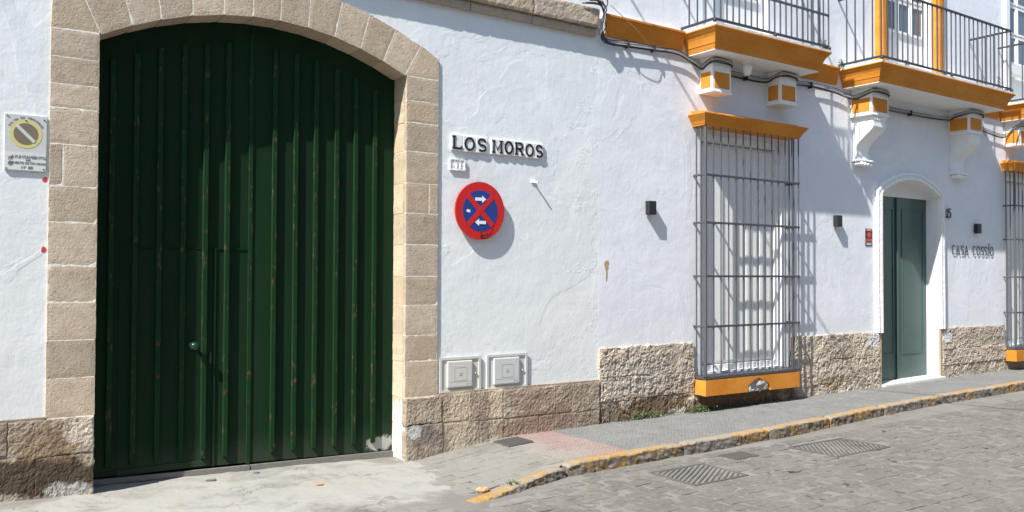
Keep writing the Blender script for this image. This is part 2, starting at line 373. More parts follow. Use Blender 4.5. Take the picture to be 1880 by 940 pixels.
def wall_bm(x0, x1, z0, z1, holes, yf, yr, yb, extra_x=(), extra_z=()):
    "wall with rectangular openings; reveals go back to yr, solid back at yb"
    xs = sorted({x0, x1, *extra_x, *[h[0] for h in holes], *[h[1] for h in holes]}); zs = sorted({z0, z1, *extra_z, *[h[2] for h in holes], *[h[3] for h in holes]})
    inh = lambda x, z: any(h[0] < x < h[1] and h[2] < z < h[3] for h in holes)
    bm = bmesh.new(); vc = {}
    def v(x, y, z):
        k = (round(x, 5), round(y, 5), round(z, 5))
        if k not in vc: vc[k] = bm.verts.new(k)
        return vc[k]
    solid = {}
    for i in range(len(xs)-1):
        for j in range(len(zs)-1):
            solid[i, j] = not inh((xs[i]+xs[i+1])/2, (zs[j]+zs[j+1])/2)
    for (i, j), s in solid.items():
        a, b, c, d = xs[i], xs[i+1], zs[j], zs[j+1]
        if s:
            bm.faces.new((v(a, yf, c), v(b, yf, c), v(b, yf, d), v(a, yf, d)))
            for di, dj, e in ((-1, 0, ((a, c), (a, d))), (1, 0, ((b, c), (b, d))), (0, -1, ((a, c), (b, c))), (0, 1, ((a, d), (b, d)))):
                nb = solid.get((i+di, j+dj))
                if nb is False: (p, q), (r, s2) = e; bm.faces.new((v(p, yf, q), v(r, yf, s2), v(r, yr, s2), v(p, yr, q)))
    for (p, q), (r, s) in (((x0, z0), (x0, z1)), ((x1, z0), (x1, z1)), ((x0, z1), (x1, z1)), ((x0, z0), (x1, z0))):
        bm.faces.new([bm.verts.new(c) for c in ((p, yf, q), (r, yf, s), (r, yb, s), (p, yb, q))])
    bm.faces.new([bm.verts.new(c) for c in ((x0, yb, z0), (x1, yb, z0), (x1, yb, z1), (x0, yb, z1))])
    return bm
def sweep3(prof, x0, x1, yf, yw=0.0):
    "profile (outward offset, z) swept round the left, front and right of a box that stands on the wall"
    bm = bmesh.new(); rings = []
    for o, z in prof: rings.append([bm.verts.new(c) for c in ((x0-o, yw, z), (x0-o, yf-o, z), (x1+o, yf-o, z), (x1+o, yw, z))])
    for a, b in zip(rings, rings[1:]):
        for k in range(3): bm.faces.new((a[k], a[k+1], b[k+1], b[k]))
        bm.faces.new((a[3], a[0], b[0], b[3]))
    bm.faces.new(rings[0]); bm.faces.new(rings[-1][::-1]); return bm
def ribbon(bm, pts, w, y0, y1, closed=False):
    "flat stroke in XZ along pts"
    P = [Vector((x, z)) for x, z in pts]; n = len(P); L = []; R = []
    for i in range(n):
        a = P[(i-1) % n] if closed or i else P[i]; b = P[(i+1) % n] if closed or i < n-1 else P[i]
        d = (b-a).normalized(); nn = Vector((-d.y, d.x))*w/2
        L.append(P[i]+nn); R.append(P[i]-nn)
    rng_ = range(n) if closed else range(n-1)
    vs_ = [[bm.verts.new((q.x, y, q.y)) for q in (L[i], R[i]) for y in (y0, y1)] for i in range(n)]
    for i in rng_:
        a, b = vs_[i], vs_[(i+1) % n]
        bm.faces.new((a[0], b[0], b[2], a[2])); bm.faces.new((a[1], a[3], b[3], b[1])); bm.faces.new((a[0], a[1], b[1], b[0])); bm.faces.new((a[2], b[2], b[3], a[3]))
    if not closed:
        for a in (vs_[0], vs_[-1]): bm.faces.new((a[0], a[1], a[3], a[2]))
    return bm
def arc(cx, cz, rx, rz, a0, a1, n=14):
    return [(cx+rx*math.cos(math.radians(lerp(a0, a1, i/n))), cz+rz*math.sin(math.radians(lerp(a0, a1, i/n)))) for i in range(n+1)]
GLY = {  # strokes in a unit box, width then list of polylines
 'L': (.72, [[(.12, 0), (.12, 1)], [(.12, .0), (.68, 0), (.68, .2)]]),
 'O': (.86, ['O']), 'S': (.70, [[(.64, .80)]+arc(.36, .74, .27, .26, 40, 265, 12)[1:]+arc(.36, .25, .29, .25, 85, -140, 12)]),
 'M': (1.0, [[(.12, 0), (.12, 1), (.5, .25), (.88, 1), (.88, 0)]]),
 'R': (.80, [[(.12, 0), (.12, 1), (.42, 1)]+arc(.45, .75, .25, .25, 80, -90, 10)+[(.12, .5)], [(.42, .5), (.74, 0)]]),
 'C': (.72, [arc(.42, .5, .34, .5, 48, 312, 16)]),
 'A': (.74, [[(.04, 0), (.37, 1), (.70, 0)], [(.17, .36), (.57, .36)]]),
 'I': (.30, [[(.15, 0), (.15, 1)]]), '1': (.36, [[(.02, .80), (.2, 1), (.2, 0)]]),
 '5': (.6, [[(.52, 1), (.14, 1), (.11, .55)]+arc(.28, .31, .27, .31, 110, -140, 12)]),
}
def glyph(bm, ch, x, z, w, h, st, y0, y1, serif=0):
    gw, strokes = GLY[ch]
    for s in strokes:
        if s == 'O': ribbon(bm, [(x+px*w, z+pz*h) for px, pz in arc(.43, .5, .36, .5, 0, 345, 22)], st, y0, y1, True)
        else: ribbon(bm, [(x+px*w, z+pz*h) for px, pz in s], st, y0, y1)
    if serif:
        sv = {'L': [(.12, 0), (.12, 1)], 'M': [(.12, 0), (.88, 0), (.12, 1), (.88, 1)], 'R': [(.12, 0), (.12, 1), (.74, 0)], 'A': [(.04, 0), (.70, 0)], 'I': [(.15, 0), (.15, 1)]}.get(ch, [])
        for px, pz in sv: bx(bm, x+px*w-serif, x+px*w+serif, y0-.0004, y1, z+pz*h-st*.32, z+pz*h+st*.32)
    return gw*w
def text_bm(s, size, x, y, z, align='CENTER', ext=.0008, rot=0, sx=1.0):
    cu = bpy.data.curves.new('t', 'FONT'); cu.body = s; cu.size = size; cu.align_x = align; cu.extrude = ext; cu.resolution_u = 2
    o = link(bpy.data.objects.new('t', cu)); dg = bpy.context.evaluated_depsgraph_get(); dg.update()
    me = bpy.data.meshes.new_from_object(o.evaluated_get(dg)); bpy.data.objects.remove(o); bpy.data.curves.remove(cu)
    bm = bmesh.new(); bm.from_mesh(me); bpy.data.meshes.remove(me)
    bm.transform(Matrix.Translation((x, y, z)) @ Matrix.Rotation(-rot, 4, 'Y') @ Matrix.Rotation(math.pi/2, 4, 'X') @ Matrix.Diagonal((sx, 1, 1, 1))); return bm
def add(bm, other):
    me = bpy.data.meshes.new('tmp'); other.to_mesh(me); other.free(); bm.from_mesh(me); bpy.data.meshes.remove(me); return bm
def disc(bm, cx, cz, rx, rz, y0, y1, n=48): return prism(bm, arc(cx, cz, rx, rz, 0, 360-360/n, n-1), y0, y1)

# ------------------------------------------------------------------ ground heights
ZR = [(-6, .10), (.5, -.05), (1.1, -.085), (2.4, -.115), (3.75, -.16), (5, -.138), (8, -.13), (11, -.108), (14, -.11), (30, -.10)]
def zr(X, Y=0): return interp(ZR, X)
KERB = [(3.46, -1.70), (4.57, -1.42), (4.62, -1.38), (5.4, -1.37), (6.4, -1.35), (7.6, -1.31), (8.55, -1.23), (9.6, -1.14), (10.8, -1.06), (12.2, -1.02), (13.7, -.985), (17, -.90), (24, -.8)]
def ky(X): return interp(KERB, X)
def zs(X, Y=0):
    hi = -.042+.0052*(max(X, 4.84)-4.84)
    a = 3.72 + .25*min(1, max(0, -Y/1.4))*-1
    return lerp(zr(X), hi, sm(a-.1, 5.0, X))
def sp(lo, hi, near0, near1, d):
    a = []; x = near0
    while x < near1+1e-6: a.append(x); x += d
    s = d*1.6; x = a[-1]
    while x < hi: x = min(hi, x+s); a.append(x); s *= 1.7
    s = d*1.6; x = near0
    while x > lo: x = max(lo, x-s); a.insert(0, x); s *= 1.7
    return a
def ground_z(x, y):
    cem = math.exp(-(((x-2.3)/1.9)**4)-(((y+.35)/1.0)**4))
    return zr(x, y) - .0035 - .0007*sm(3.6, 5.0, x) + .0055*nz(x, y, 3, 2.2) + .008*cem + .003*nz(x, y, 7, 9, 2)
gx, gy = sp(-60, 90, -.4, 14.5, .07), sp(-90, 4, -4.6, .5, .07)
me = bpy.data.meshes.new('road')
vts = [(x, y, ground_z(x, y) if (-1 < x < 15 and -5.2 < y < 1) else zr(x)-.012) for y in gy for x in gx]
nx_ = len(gx)
fcs = [(j*nx_+i, j*nx_+i+1, (j+1)*nx_+i+1, (j+1)*nx_+i) for j in range(len(gy)-1) for i in range(nx_-1)]
me.from_pydata(vts, [], fcs); me.update()
road = obj('road', me, 'road', None, True, 'structure')

# setts of the road: each one an object, the rest joined
def sett_bm(L, Wd, seed, hh=.05):
    bm = bmesh.new(); n, m = 4, 3; V = []
    for j in range(m+1):
        row = []
        for i in range(n+1):
            x = (i/n-.5)*L; y = (j/m-.5)*Wd; e = i in (0, n) or j in (0, m)
            z = -.0022 if e else .002*nz(x*3, y*3, seed, 6)
            c = (i in (0, n)) and (j in (0, m))
            k = .93 if c else 1
            x = x*k+.006*nz(i, j, seed, .9); y = y*k+.005*nz(i, j, seed+4, .9)
            row.append(bm.verts.new((x, y, z)))
        V.append(row)
    for j in range(m):
        for i in range(n): bm.faces.new((V[j][i], V[j][i+1], V[j+1][i+1], V[j+1][i]))
    rim = [V[0][i] for i in range(n+1)]+[V[j][n] for j in range(1, m+1)]+[V[m][i] for i in range(n-1, -1, -1)]+[V[j][0] for j in range(m-1, 0, -1)]
    bk = [bm.verts.new((v.co.x*1.01, v.co.y*1.01, -hh)) for v in rim]
    for i in range(len(rim)): j = (i+1) % len(rim); bm.faces.new((rim[j], rim[i], bk[i], bk[j]))
    return bm
SETT = []
for k in range(10):
    bm = sett_bm(.231, .134, k*7.3); bmesh.ops.recalc_face_normals(bm, faces=bm.faces)
    m_ = bpy.data.meshes.new('sett'); bm.to_mesh(m_); bm.free()
    for p in m_.polygons: p.use_smooth = False
    m_.materials.append(M['cobble']); SETT.append(m_)
GR = [[G(x, y, -.13) for x, y in q] for q in (((1190, 867), (1280, 890), (1368, 868), (1283, 851)), ((1449, 822), (1555, 837), (1640, 816), (1530, 803)))]
GRB = [(5.25, 5.93, -2.24, -1.69), (7.19, 8.08, -2.24, -1.67)]
def in_grate(x, y): return any(a-.06 < x < b+.06 and c-.05 < y < d+.05 for a, b, c, d in GRB)
spots = []
row = 0; y = -1.50
while y > -6.0:
    x = -.6 + (row % 2)*.115
    while x < 16:
        X, Y = x+random.uniform(-.012, .012), y+random.uniform(-.008, .008)+.03*math.sin(x*.5)
        if (Y < ky(X)-.10 if X > 3.3 else True) and not in_grate(X, Y):
            spots.append((X, Y))
        x += .236
    y -= .138; row += 1
y = -.12; row = 0
while y > -1.47:      # forecourt and ramp up to the pavement
    x = -.6+(row % 2)*.115
    while x < 3.45+.2*(-y):
        spots.append((x+random.uniform(-.012, .012), y+random.uniform(-.008, .008))); x += .236
    y -= .138; row += 1
def vis(X, Y):
    px, py = proj(X, Y, zr(X)); 
    inside = -30 < px < 1910 and py < 965
    return inside, 1/((X)**2+(Y+D)**2)
cand = sorted(spots, key=lambda s: (not vis(*s)[0], -vis(*s)[1]))
rest = bmesh.new()
for i, (X, Y) in enumerate(cand):
    if Y > -6 and i >= 300 and not (-250 < proj(X, Y, -.1)[0] < 2200 and proj(X, Y, -.1)[1] < 1250): continue
    cem = math.exp(-(((X-2.3)/1.9)**4)-(((Y+.35)/1.0)**4))
    z = zr(X)+random.uniform(-.0028, .0018)-.006*cem+.003*nz(X, Y, 3, 2.2)
    mtx = Matrix.Translation((X, Y, z)) @ Matrix.Rotation(random.uniform(-.05, .05), 4, 'Z') @ Matrix.Rotation(random.uniform(-.022, .022), 4, 'X') @ Matrix.Rotation(random.uniform(-.018, .018), 4, 'Y') @ Matrix.Diagonal((random.uniform(.90, 1.03), random.uniform(.92, 1.03), 1, 1))
    if random.random() < .5: mtx = mtx @ Matrix.Rotation(math.pi, 4, 'Z')
    ms = SETT[random.randrange(10)]
    if i < 300:
        o = link(bpy.data.objects.new('sett', ms)); o.parent = road; o.matrix_basis = mtx
    else:
        t = ms.copy(); t.transform(mtx); rest.from_mesh(t); bpy.data.meshes.remove(t)
obj('farther_setts', rest, 'cobble', road, False, 'stuff')

# ------------------------------------------------------------------ pavement
bm = bmesh.new()
xs = [3.5+.07*i for i in range(170)]+[16+.5*i for i in range(17)]; rows = []
for x in xs:
    yk = ky(x)+.10 if x > 3.6 else ky(x)+.12
    rows.append([bm.verts.new((x, lerp(.02, yk, j/18), zs(x, lerp(0, yk, j/18)) - (.007 if x > 4.0 else .007+(4.0-x)*.06) + .002*nz(x, j*.08, 2, 5))) for j in range(19)])
for a, b in zip(rows, rows[1:]):
    for j in range(18): bm.faces.new((a[j], a[j+1], b[j+1], b[j]))
side = obj('pavement', bm, 'sidewalk', None, True, 'structure')
T = .25
bm = bmesh.new()
def tile_mesh(mat, name):
    bm = bmesh.new(); bx(bm, -T/2+.0015, T/2-.0015, -T/2+.0015, T/2-.0015, -.03, -.004)
    n = 5; p = T/n
    for i in range(n):
        for j in range(n):
            x0, y0 = -T/2+i*p, -T/2+j*p
            a = [bm.verts.new((x0+dx*p, y0+dy*p, -.0038)) for dx, dy in ((.09, .09), (.91, .09), (.91, .91), (.09, .91))]
            b = [bm.verts.new((x0+dx*p, y0+dy*p, .0)) for dx, dy in ((.18, .18), (.82, .18), (.82, .82), (.18, .82))]
            bm.faces.new(b)
            for k in range(4): bm.faces.new((a[k], a[(k+1) % 4], b[(k+1) % 4], b[k]))
    bmesh.ops.recalc_face_normals(bm, faces=bm.faces); m = bpy.data.meshes.new(name); bm.to_mesh(m); bm.free(); m.materials.append(M[mat]); return m
TG, TR = tile_mesh('tile_grey', 'pavement_tile'), tile_mesh('tile_red', 'red_pavement_tile')
i = 0
X = 4.82
while X < 15.6:
    for j in range(6):
        Y = -.05-T/2-j*T+.03
        yk_ = ky(X)+.095; sy_ = 1
        if Y-T/2 < yk_:
            top_ = Y+T/2
            if top_-yk_ < .05: continue
            sy_ = (top_-yk_)/T; Y = (top_+yk_)/2
        if X < 4.97 and Y > -.45: continue
        redt = X < 5.55
        z = zs(X, Y); dz = (zs(X+.1, Y)-zs(X-.1, Y))/.2
        o = link(bpy.data.objects.new('red_pavement_tile' if redt else 'pavement_tile', TR if redt else TG)); o.parent = side
        o.location = (X, Y, z+random.uniform(-.002, .0015)); o.rotation_euler = (random.uniform(-.006, .006), -math.atan(dz)+random.uniform(-.006, .006), random.choice((0, 2))*math.pi/2+random.uniform(-.003, .003)); o.scale = (1, sy_, 1)
    X += T+.001
# ramp setts
for r in range(9):
    for c in range(7):
        X = 3.58+c*.236+(r % 2)*.11; Y = -.10-r*.148
        if X > 4.68 or Y < ky(X)+.17: continue
        o = link(bpy.data.objects.new('ramp_sett', SETT[(r*3+c) % 10])); o.parent = side
        dz = (zs(X+.1, Y)-zs(X-.1, Y))/.2
        o.location = (X, Y, zs(X, Y)-.001+random.uniform(-.003, .002)); o.rotation_euler = (random.uniform(-.01, .01), -math.atan(dz), random.uniform(-.04, .04)); o.scale = (1, 1.06, 1)
# kerb stones
def kerb_len(P):
    out = [0]
    for a, b in zip(P, P[1:]): out.append(out[-1]+math.hypot(b[0]-a[0], b[1]-a[1]))
    return out
ends = [(3.46, 4.575), (4.615, 6.05), (6.06, 7.35), (7.36, 8.52), (8.535, 9.75), (9.76, 11.2), (11.21, 12.6), (12.61, 14.0), (14.01, 15.4), (15.41, 17), (17.01, 19)]
for k, (xa, xb) in enumerate(ends):
    bm = bmesh.new(); rings = []; n = max(40, int((xb-xa)*70))
    for i in range(n+1):
        x = lerp(xa, xb, i/n); yo = ky(x)
        if k == 0: yo = lerp(-1.66, -1.40, (x-3.46)/1.11)
        e = min(i, n-i)/n*(xb-xa); er = .03*math.exp(-e/.03)
        zt = zs(x, -1.3)+.006-er*.6 if k else lerp(zr(x)+.004, zs(4.57)+.002, sm(3.40, 4.55, x))-er*.5
        zb = zr(x)-.12; zm = zr(x); hgt = zt-zm
        yi = yo+.13
        prof = [(yi, zb), (yi, zt-.008), (yi-.006, zt), (yo+.09, zt+.001), (yo+.06, zt+.001), (yo+.032, zt), (yo+.014, zt-.003), (yo+.004, zt-.012)]+[(yo+.002-.010*q/8, lerp(zt-.02, zm-.01, q/8)) for q in range(9)]+[(yo-.01, zb)]
        rg = []
        for q, (yy, zz) in enumerate(prof):
            a = .011 if q >= 7 else (.006 if q == 6 else 0); b_ = .007 if 3 <= q <= 7 else .003
            nn = nz(x, zz*1.5, k, 9, 5)+.6*nz(x, zz, k+2, 26, 3)
            rg.append(bm.verts.new((x, yy + a*nn + er*(.4 if q >= 5 else 0), zz+b_*nz(x, yy*2, k+4, 8, 4))))
        rings.append(rg)
    for a, b in zip(rings, rings[1:]):
        for q in range(len(a)-1): bm.faces.new((a[q], a[q+1], b[q+1], b[q]))
    bm.faces.new(rings[0]); bm.faces.new(rings[-1][::-1])
    obj('kerb_stone', bm, 'kerb', side, True)

# ------------------------------------------------------------------ left building
LB = thing('warehouse_building', 'whitewashed building with the big green arched gate framed in sandstone', 'building', (2.4, 0, -.1))
def intr(x): return 3.777-.192*(x-2.45)**2
def extr(x): return 4.12-.162*(x-2.42)**2
cols = [1.02, 1.25, 1.5, 1.8, 2.1, 2.45, 2.8, 3.1, 3.4, 3.62, 3.82]
holes = [(a, b, -.6, max(intr(a), intr(b), intr((a+b)/2))+.10) for a, b in zip(cols, cols[1:])]
obj('wall', wall_bm(-5, 6.12, -.6, 7.6, holes, 0, .7, 5), 'plaster', LB)
YS = -.018; YG = .248; YB = YG-.008
lj = [.512, .804, 1.087, 1.369, 1.648, 1.972, 2.244, 2.56, 2.833, 3.016, 3.219, 3.428]
for i, (a, b) in enumerate(zip(lj, lj[1:])):
    parts = [(.762, .856), (.856, 1.10)] if i == 6 else [(.762, 1.10)]
    for (xa, xb) in parts:
        obj('jamb_stone', stone_bm(shrink([(xa, a), (xb, a), (xb, b), (xa, b)], .0038), YS+random.uniform(-.0008, .0004), YB, 12, 9, .0005, .0020, i*3.1+xa, 7, .002), 'jamb', LB)
rj = [.43, .768, 1.016, 1.30, 1.573, 1.873, 2.169, 2.454, 2.755, 3.03, 3.238, 3.465]
XJ = 3.737
for i, (a, b) in enumerate(zip(rj, rj[1:])):
    parts = [(XJ, 3.984), (3.984, 4.088)] if i == 6 else [(XJ, 4.088)]
    for (xa, xb) in parts:
        obj('jamb_stone', stone_bm(shrink([(xa, a), (xb, a), (xb, b), (xa, b)], .0038), YS+random.uniform(-.0008, .0004), .03 if xa == XJ else YB, 12, 9, .0005, .0020, i*2.3+xa+40, 7, .002), 'jamb', LB)
    obj('reveal_stone', stone_bm(shrink([(XJ, a), (XJ+.14, a), (XJ+.14, b), (XJ, b)], .0025), .032, YB, 2, 4, 0, .001, i), 'reveal', LB)
II = [1.103, 1.328, 1.544, 1.787, 2.038, 2.28, 2.516, 2.764, 3.012, 3.266, 3.491, XJ-.02]
EE = [.95, 1.23, 1.49, 1.77, 2.03, 2.28, 2.53, 2.79, 3.084, 3.352, 3.623, 3.887]
g = .0038
for i in range(len(II)-1):
    q = [(II[i]+g, intr(II[i])), (II[i+1]-g, intr(II[i+1])), (EE[i+1]-g, extr(EE[i+1])), (EE[i]+g, extr(EE[i]))]
    obj('voussoir', stone_bm(q, YS+random.uniform(-.0008, .0004), YB, 9, 11, .0005, .0020, i*5.7+90, 7, .002), 'jamb', LB)
obj('springer_stone', stone_bm([(.765, 3.434), (1.10-.004, 3.438), (EE[0]-g, extr(EE[0])), (.772, 3.63)], YS, YB, 9, 8, .0005, .002, 33, 7, .002), 'jamb', LB)
obj('springer_stone', stone_bm([(XJ-.012, 3.470), (4.086, 3.474), (4.083, 3.668), (EE[-1]+g, extr(EE[-1]))], YS, YB, 9, 8, .0005, .002, 77, 7, .002), 'jamb', LB)
bm = bmesh.new(); bx(bm, .768, 1.092, YS+.0017, YB-.004, -.3, 3.44); bx(bm, XJ+.006, 4.083, YS+.0017, YB-.004, -.3, 3.47)
pt = [(lerp(.80, 4.05, i/24), 0) for i in range(25)]
ip = [(lerp(1.105, XJ-.012, i/24)) for i in range(25)]
prism(bm, [(x, intr(x)+.006) for x in ip]+[(lerp(4.07, .79, i/24), extr(lerp(4.07, .79, i/24))-.006) for i in range(25)], YS+.0019, YB-.005)
obj('mortar_bed', bm, 'mortar', LB)
# plinth stones
def plinth(lst, y0, mat, parent, rough, nx, nz__, fs, bev=.0022, wob=.010, name='plinth_stone', back=.02):
    for k, (xa, xb, za, zb) in enumerate(lst):
        obj(name, stone_bm(shrink([(xa, za), (xb, za), (xb, zb), (xa, zb)], .003), y0-.004+random.uniform(-.003, .001), back, nx, nz__, rough, bev, k*4.7+xa, fs, wob, .0030), mat, parent, False)
pl = [(-.9, .52, .27, .51), (.52, 1.092, .24, .508), (-.9, .02, -.2, .26), (.02, .70, -.2, .24), (.70, 1.094, -.2, .232)]
plinth(pl, -.045, 'plinth', LB, .0035, 64, 32, 8, back=YB)
prr = [(XJ, 4.12, .178, .428), (4.12, 4.42, .165, .43), (4.42, 4.83, .15, .435), (4.83, 5.50, .14, .43), (5.50, 5.72, .135, .432), (5.72, 6.10, .13, .43),
       (XJ, 4.13, -.28, .172), (4.13, 4.55, -.28, .158), (4.55, 4.83, -.28, .146), (4.83, 5.28, -.2, .134), (5.28, 5.78, -.2, .128), (5.78, 6.10, -.2, .122)]
plinth(prr[:1]+prr[6:7], -.05, 'plinth', LB, .0035, 50, 32, 8, back=.03)
plinth(prr[1:6]+prr[7:], -.045, 'plinth', LB, .0035, 52, 32, 9)
for a, b in ((-.28, .172), (.178, .428)):
    obj('reveal_stone', stone_bm(shrink([(XJ, a), (XJ+.14, a), (XJ+.14, b), (XJ, b)], .003), .032, YB, 2, 4, 0, .001, 3), 'reveal', LB)
bm = bmesh.new(); prism(bm, [(4.05, .425), (6.105, .425), (6.105, .445), (4.5, .452), (4.1, .44)], -.036, -.0005); bx(bm, 4.10, 6.10, -.0435, .01, -.28, .426); obj('plinth_mortar', bm, 'plinth', LB)
bm = bmesh.new(); bx(bm, -.9, .762, -.032, -.0005, .50, .525); bx(bm, -.9, .76, -.0435, .01, -.28, .503); obj('plinth_mortar', bm, 'plinth', LB)
# stone cornice
for k, (xa, xb) in enumerate([(1.0, 2.2), (2.21, 3.4), (3.41, 4.42), (4.43, 5.17), (5.18, 6.06)]):
    obj('cornice_stone', stone_bm([(xa, 4.295), (xb, 4.295), (xb, 4.50), (xa, 4.50)], -.088, .01, 30, 8, .005, .008, k*9.0), 'cornice_stone', LB)
    obj('cornice_stone', stone_bm([(xa, 4.205), (xb-(.02 if k == 4 else 0), 4.205), (xb-(.02 if k == 4 else 0), 4.29), (xa, 4.29)], -.05, .01, 30, 5, .008, .008, k*9.0+3), 'cornice_stone', LB)

# gate
gate = obj('gate', prism(bmesh.new(), [(1.03, -.02), (2.338, -.05), (2.338, intr(2.338)+.06)]+[(x, intr(x)+.06) for x in (2.0, 1.7, 1.4, 1.2, 1.03)], YG, YG+.05), 'green', LB)
gate['label'] = 'dark green double gate with vertical ribs and a wicket door'
obj('leaf', prism(bmesh.new(), [(2.344, -.05), (3.80, -.10), (3.80, intr(3.80)+.06)]+[(x, intr(x)+.06) for x in (3.6, 3.3, 3.0, 2.7, 2.344)], YG-.004, YG+.05), 'green', gate)
RX = [1.235, 1.413, 1.597, 1.786, 1.967, 2.15, 2.56, 2.754, 2.944, 3.145, 3.335, 3.531]
RTp = [3.31, 3.38, 3.453, 3.505, 3.542, 3.581, 3.593, 3.574, 3.542, 3.495, 3.428, 3.35]
for k, (x, t) in enumerate(zip(RX, RTp)):
    wv = .021
    obj('rib', box(x-wv, x+wv, YG-.032, YG-.0005 if k < 6 else YG-.0045, .075-.022*x, t, bev=.004), 'rib', gate)
obj('meeting_strip', box(2.335, 2.372, YG-.014, YG+.0, -.06, 3.70, bev=.003), 'rib', gate)
bm = bmesh.new(); bx(bm, 1.30, 2.034, YG-.004, YG-.0006, -.03, 1.792, bev=.001)
obj('wicket_door', bm, 'green', gate)
bm = bmesh.new(); bx(bm, 2.046, 2.064, YG-.010, YG-.0004, -.045, 1.80); bx(bm, 1.30, 2.334, YG-.008, YG-.0004, 1.797, 1.808)
obj('wicket_frame', bm, 'green', gate)
bm = bmesh.new(); r = bmesh.ops.create_uvsphere(bm, u_segments=18, v_segments=12, radius=.034, matrix=Matrix.Translation((1.878, YG-.075, .985)) @ Matrix.Diagonal((1, .8, 1, 1)))
cyl(bm, (1.878, YG, .985), (1.878, YG-.06, .985), .014); cyl(bm, (1.878, YG-.001, .985), (1.878, YG-.012, .985), .036, seg=18)
obj('knob', bm, simple('dark_green_gloss_knob', (.03, .07, .05), .2, .5), gate, True)
bm = bmesh.new(); bx(bm, 2.014, 2.032, YG-.016, YG-.004, .83, .93, bev=.003); obj('lock_plate', bm, 'iron', gate)
bm = bmesh.new(); prism(bm, [(1.09, -.075), (2.36, -.11), (2.36, -.068), (1.09, -.035)], YG-.035, YG-.006); prism(bm, [(2.37, -.11), (XJ-.004, -.155), (XJ-.004, -.10), (2.37, -.068)], YG-.03, YG-.008)
obj('threshold', bm, simple('worn_grey_threshold', (.20, .19, .17), .8, 0, .2, 20, .004), gate)
bm = bmesh.new(); bx(bm, 1.06, 1.35, YG-.012, YG-.0008, .0, .012); bx(bm, 1.30, 2.03, YG-.013, YG-.005, -.03, .02)
obj('kick_rail', bm, 'green', gate)

# ------------------------------------------------------------------ right building
RB = thing('ochre_trim_house', 'white house with ochre cornices, iron balconies and a teal door', 'building', (11, 0, 0))
YW = -.0007
DX0, DX1 = 11.45, 13.03
WX0, WX1 = 7.72, 9.25
W2 = 15.07-7.595
holes = [(WX0, WX1, .42, 3.30), (WX0+W2, WX1+W2, .42, 3.30), (DX0, DX1, -.6, 3.06), (7.95, 9.0, 4.46, 6.9), (11.62, 12.86, 4.46, 6.9), (15.25, 16.75, 4.46, 6.9)]
obj('wall', wall_bm(6.121, 24, -.6, 7.9, holes, YW, .26, 5), 'plaster_old', RB)
# door head: spandrel with arched soffit
def dint(x): return 2.80+.235*(1-((x-(DX0+DX1)/2)/((DX1-DX0)/2))**2)
ax = [lerp(DX0, DX1, i/20) for i in range(21)]
obj('arch_head', prism(bmesh.new(), [(x, dint(x)) for x in ax]+[(DX1, 3.06), (DX0, 3.06)], YW, .26), 'plaster_old', RB)
def dstrip(bm, a, b, y0, y1, seed=0):
    z0 = .77
    P = [(DX0, z0), (DX0, 1.4), (DX0, 2.1), (DX0, 2.8)]+[(x, dint(x)) for x in ax[1:-1]]+[(DX1, 2.8), (DX1, 2.1), (DX1, 1.4), (DX1, z0)]
    n = len(P); I = []; O = []
    for i, (x, z) in enumerate(P):
        if i < 4 : d = Vector((-1, 0)) if i < 3 else Vector((-.92, .30)).normalized()
        elif i >= n-4: d = Vector((1, 0)) if i > n-4 else Vector((.92, .30)).normalized()
        else: d = Vector(((x-12.24)*.55, 1)).normalized()
        s = 1/max(.92, 1) 
        I.append((x+d.x*a, z+d.y*a)); O.append((x+d.x*b, z+d.y*b))
    va = [[bm.verts.new((p[0], y, p[1])) for y in (y0, y1)] for p in I]; vb = [[bm.verts.new((p[0], y, p[1])) for y in (y0, y1)] for p in O]
    for i in range(n-1):
        bm.faces.new((va[i][0], va[i+1][0], vb[i+1][0], vb[i][0])); bm.faces.new((va[i][0], va[i][1], va[i+1][1], va[i+1][0])); bm.faces.new((vb[i][0], vb[i+1][0], vb[i+1][1], vb[i][1]))
    for i in (0, n-1): bm.faces.new((va[i][0], vb[i][0], vb[i][1], va[i][1]))
    return bm
bm = bmesh.new(); dstrip(bm, .0, .034, -.062, 0); dstrip(bm, .034, .072, -.044, 0); dstrip(bm, .072, .105, -.058, 0)
for v in bm.verts:
    v.co.y -= .006*nz(v.co.x, 1, v.co.z, 6); v.co.x += .006*nz(v.co.x*.2, 4, v.co.z, 5)
obj('door_surround', bm, 'white_flaking', RB)
# door
YD = .20
door = obj('door', box(DX0+.0, 12.232, YD, YD+.05, .02, 3.05), 'teal', RB); door['label'] = 'teal panelled double door'
obj('door_leaf', box(12.238, DX1-.002, YD-.012, YD+.05, .02, 2.785, bev=.004), 'teal', door)
def panel(bm, x0, x1, z0, z1, y, w=.02, d=.010):
    for a in ((x0, x1, z0, z0+w), (x0, x1, z1-w, z1), (x0, x0+w, z0+w, z1-w), (x1-w, x1, z0+w, z1-w)): bx(bm, a[0], a[1], y-d, y-.0005, a[2], a[3])
bm = bmesh.new(); panel(bm, 12.34, 12.93, .40, 2.62, YD-.012); panel(bm, 11.56, 12.13, .40, 2.62, YD)
obj('panel_moulding', bm, 'teal', door)
obj('head_panel', box(DX0+.001, DX1-.001, YD-.02, YD+.04, 2.79, 3.05), 'white_paint', door)
obj('door_edge', box(12.19, 12.245, YD-.028, YD-.013, .02, 2.78, bev=.006), 'teal', door)
bm = bmesh.new(); cyl(bm, (12.12, YD, 1.66), (12.12, YD-.012, 1.66), .018); obj('lock', bm, 'iron', door)
bm = bmesh.new(); prism(bm, [(11.44, -.05), (13.10, -.03), (13.09, .040), (11.44, .018)], -.09, .26); bmesh.ops.bevel(bm, geom=bm.edges[:], offset=.008, segments=2, affect='EDGES')
obj('door_step', bm, 'marble', RB)
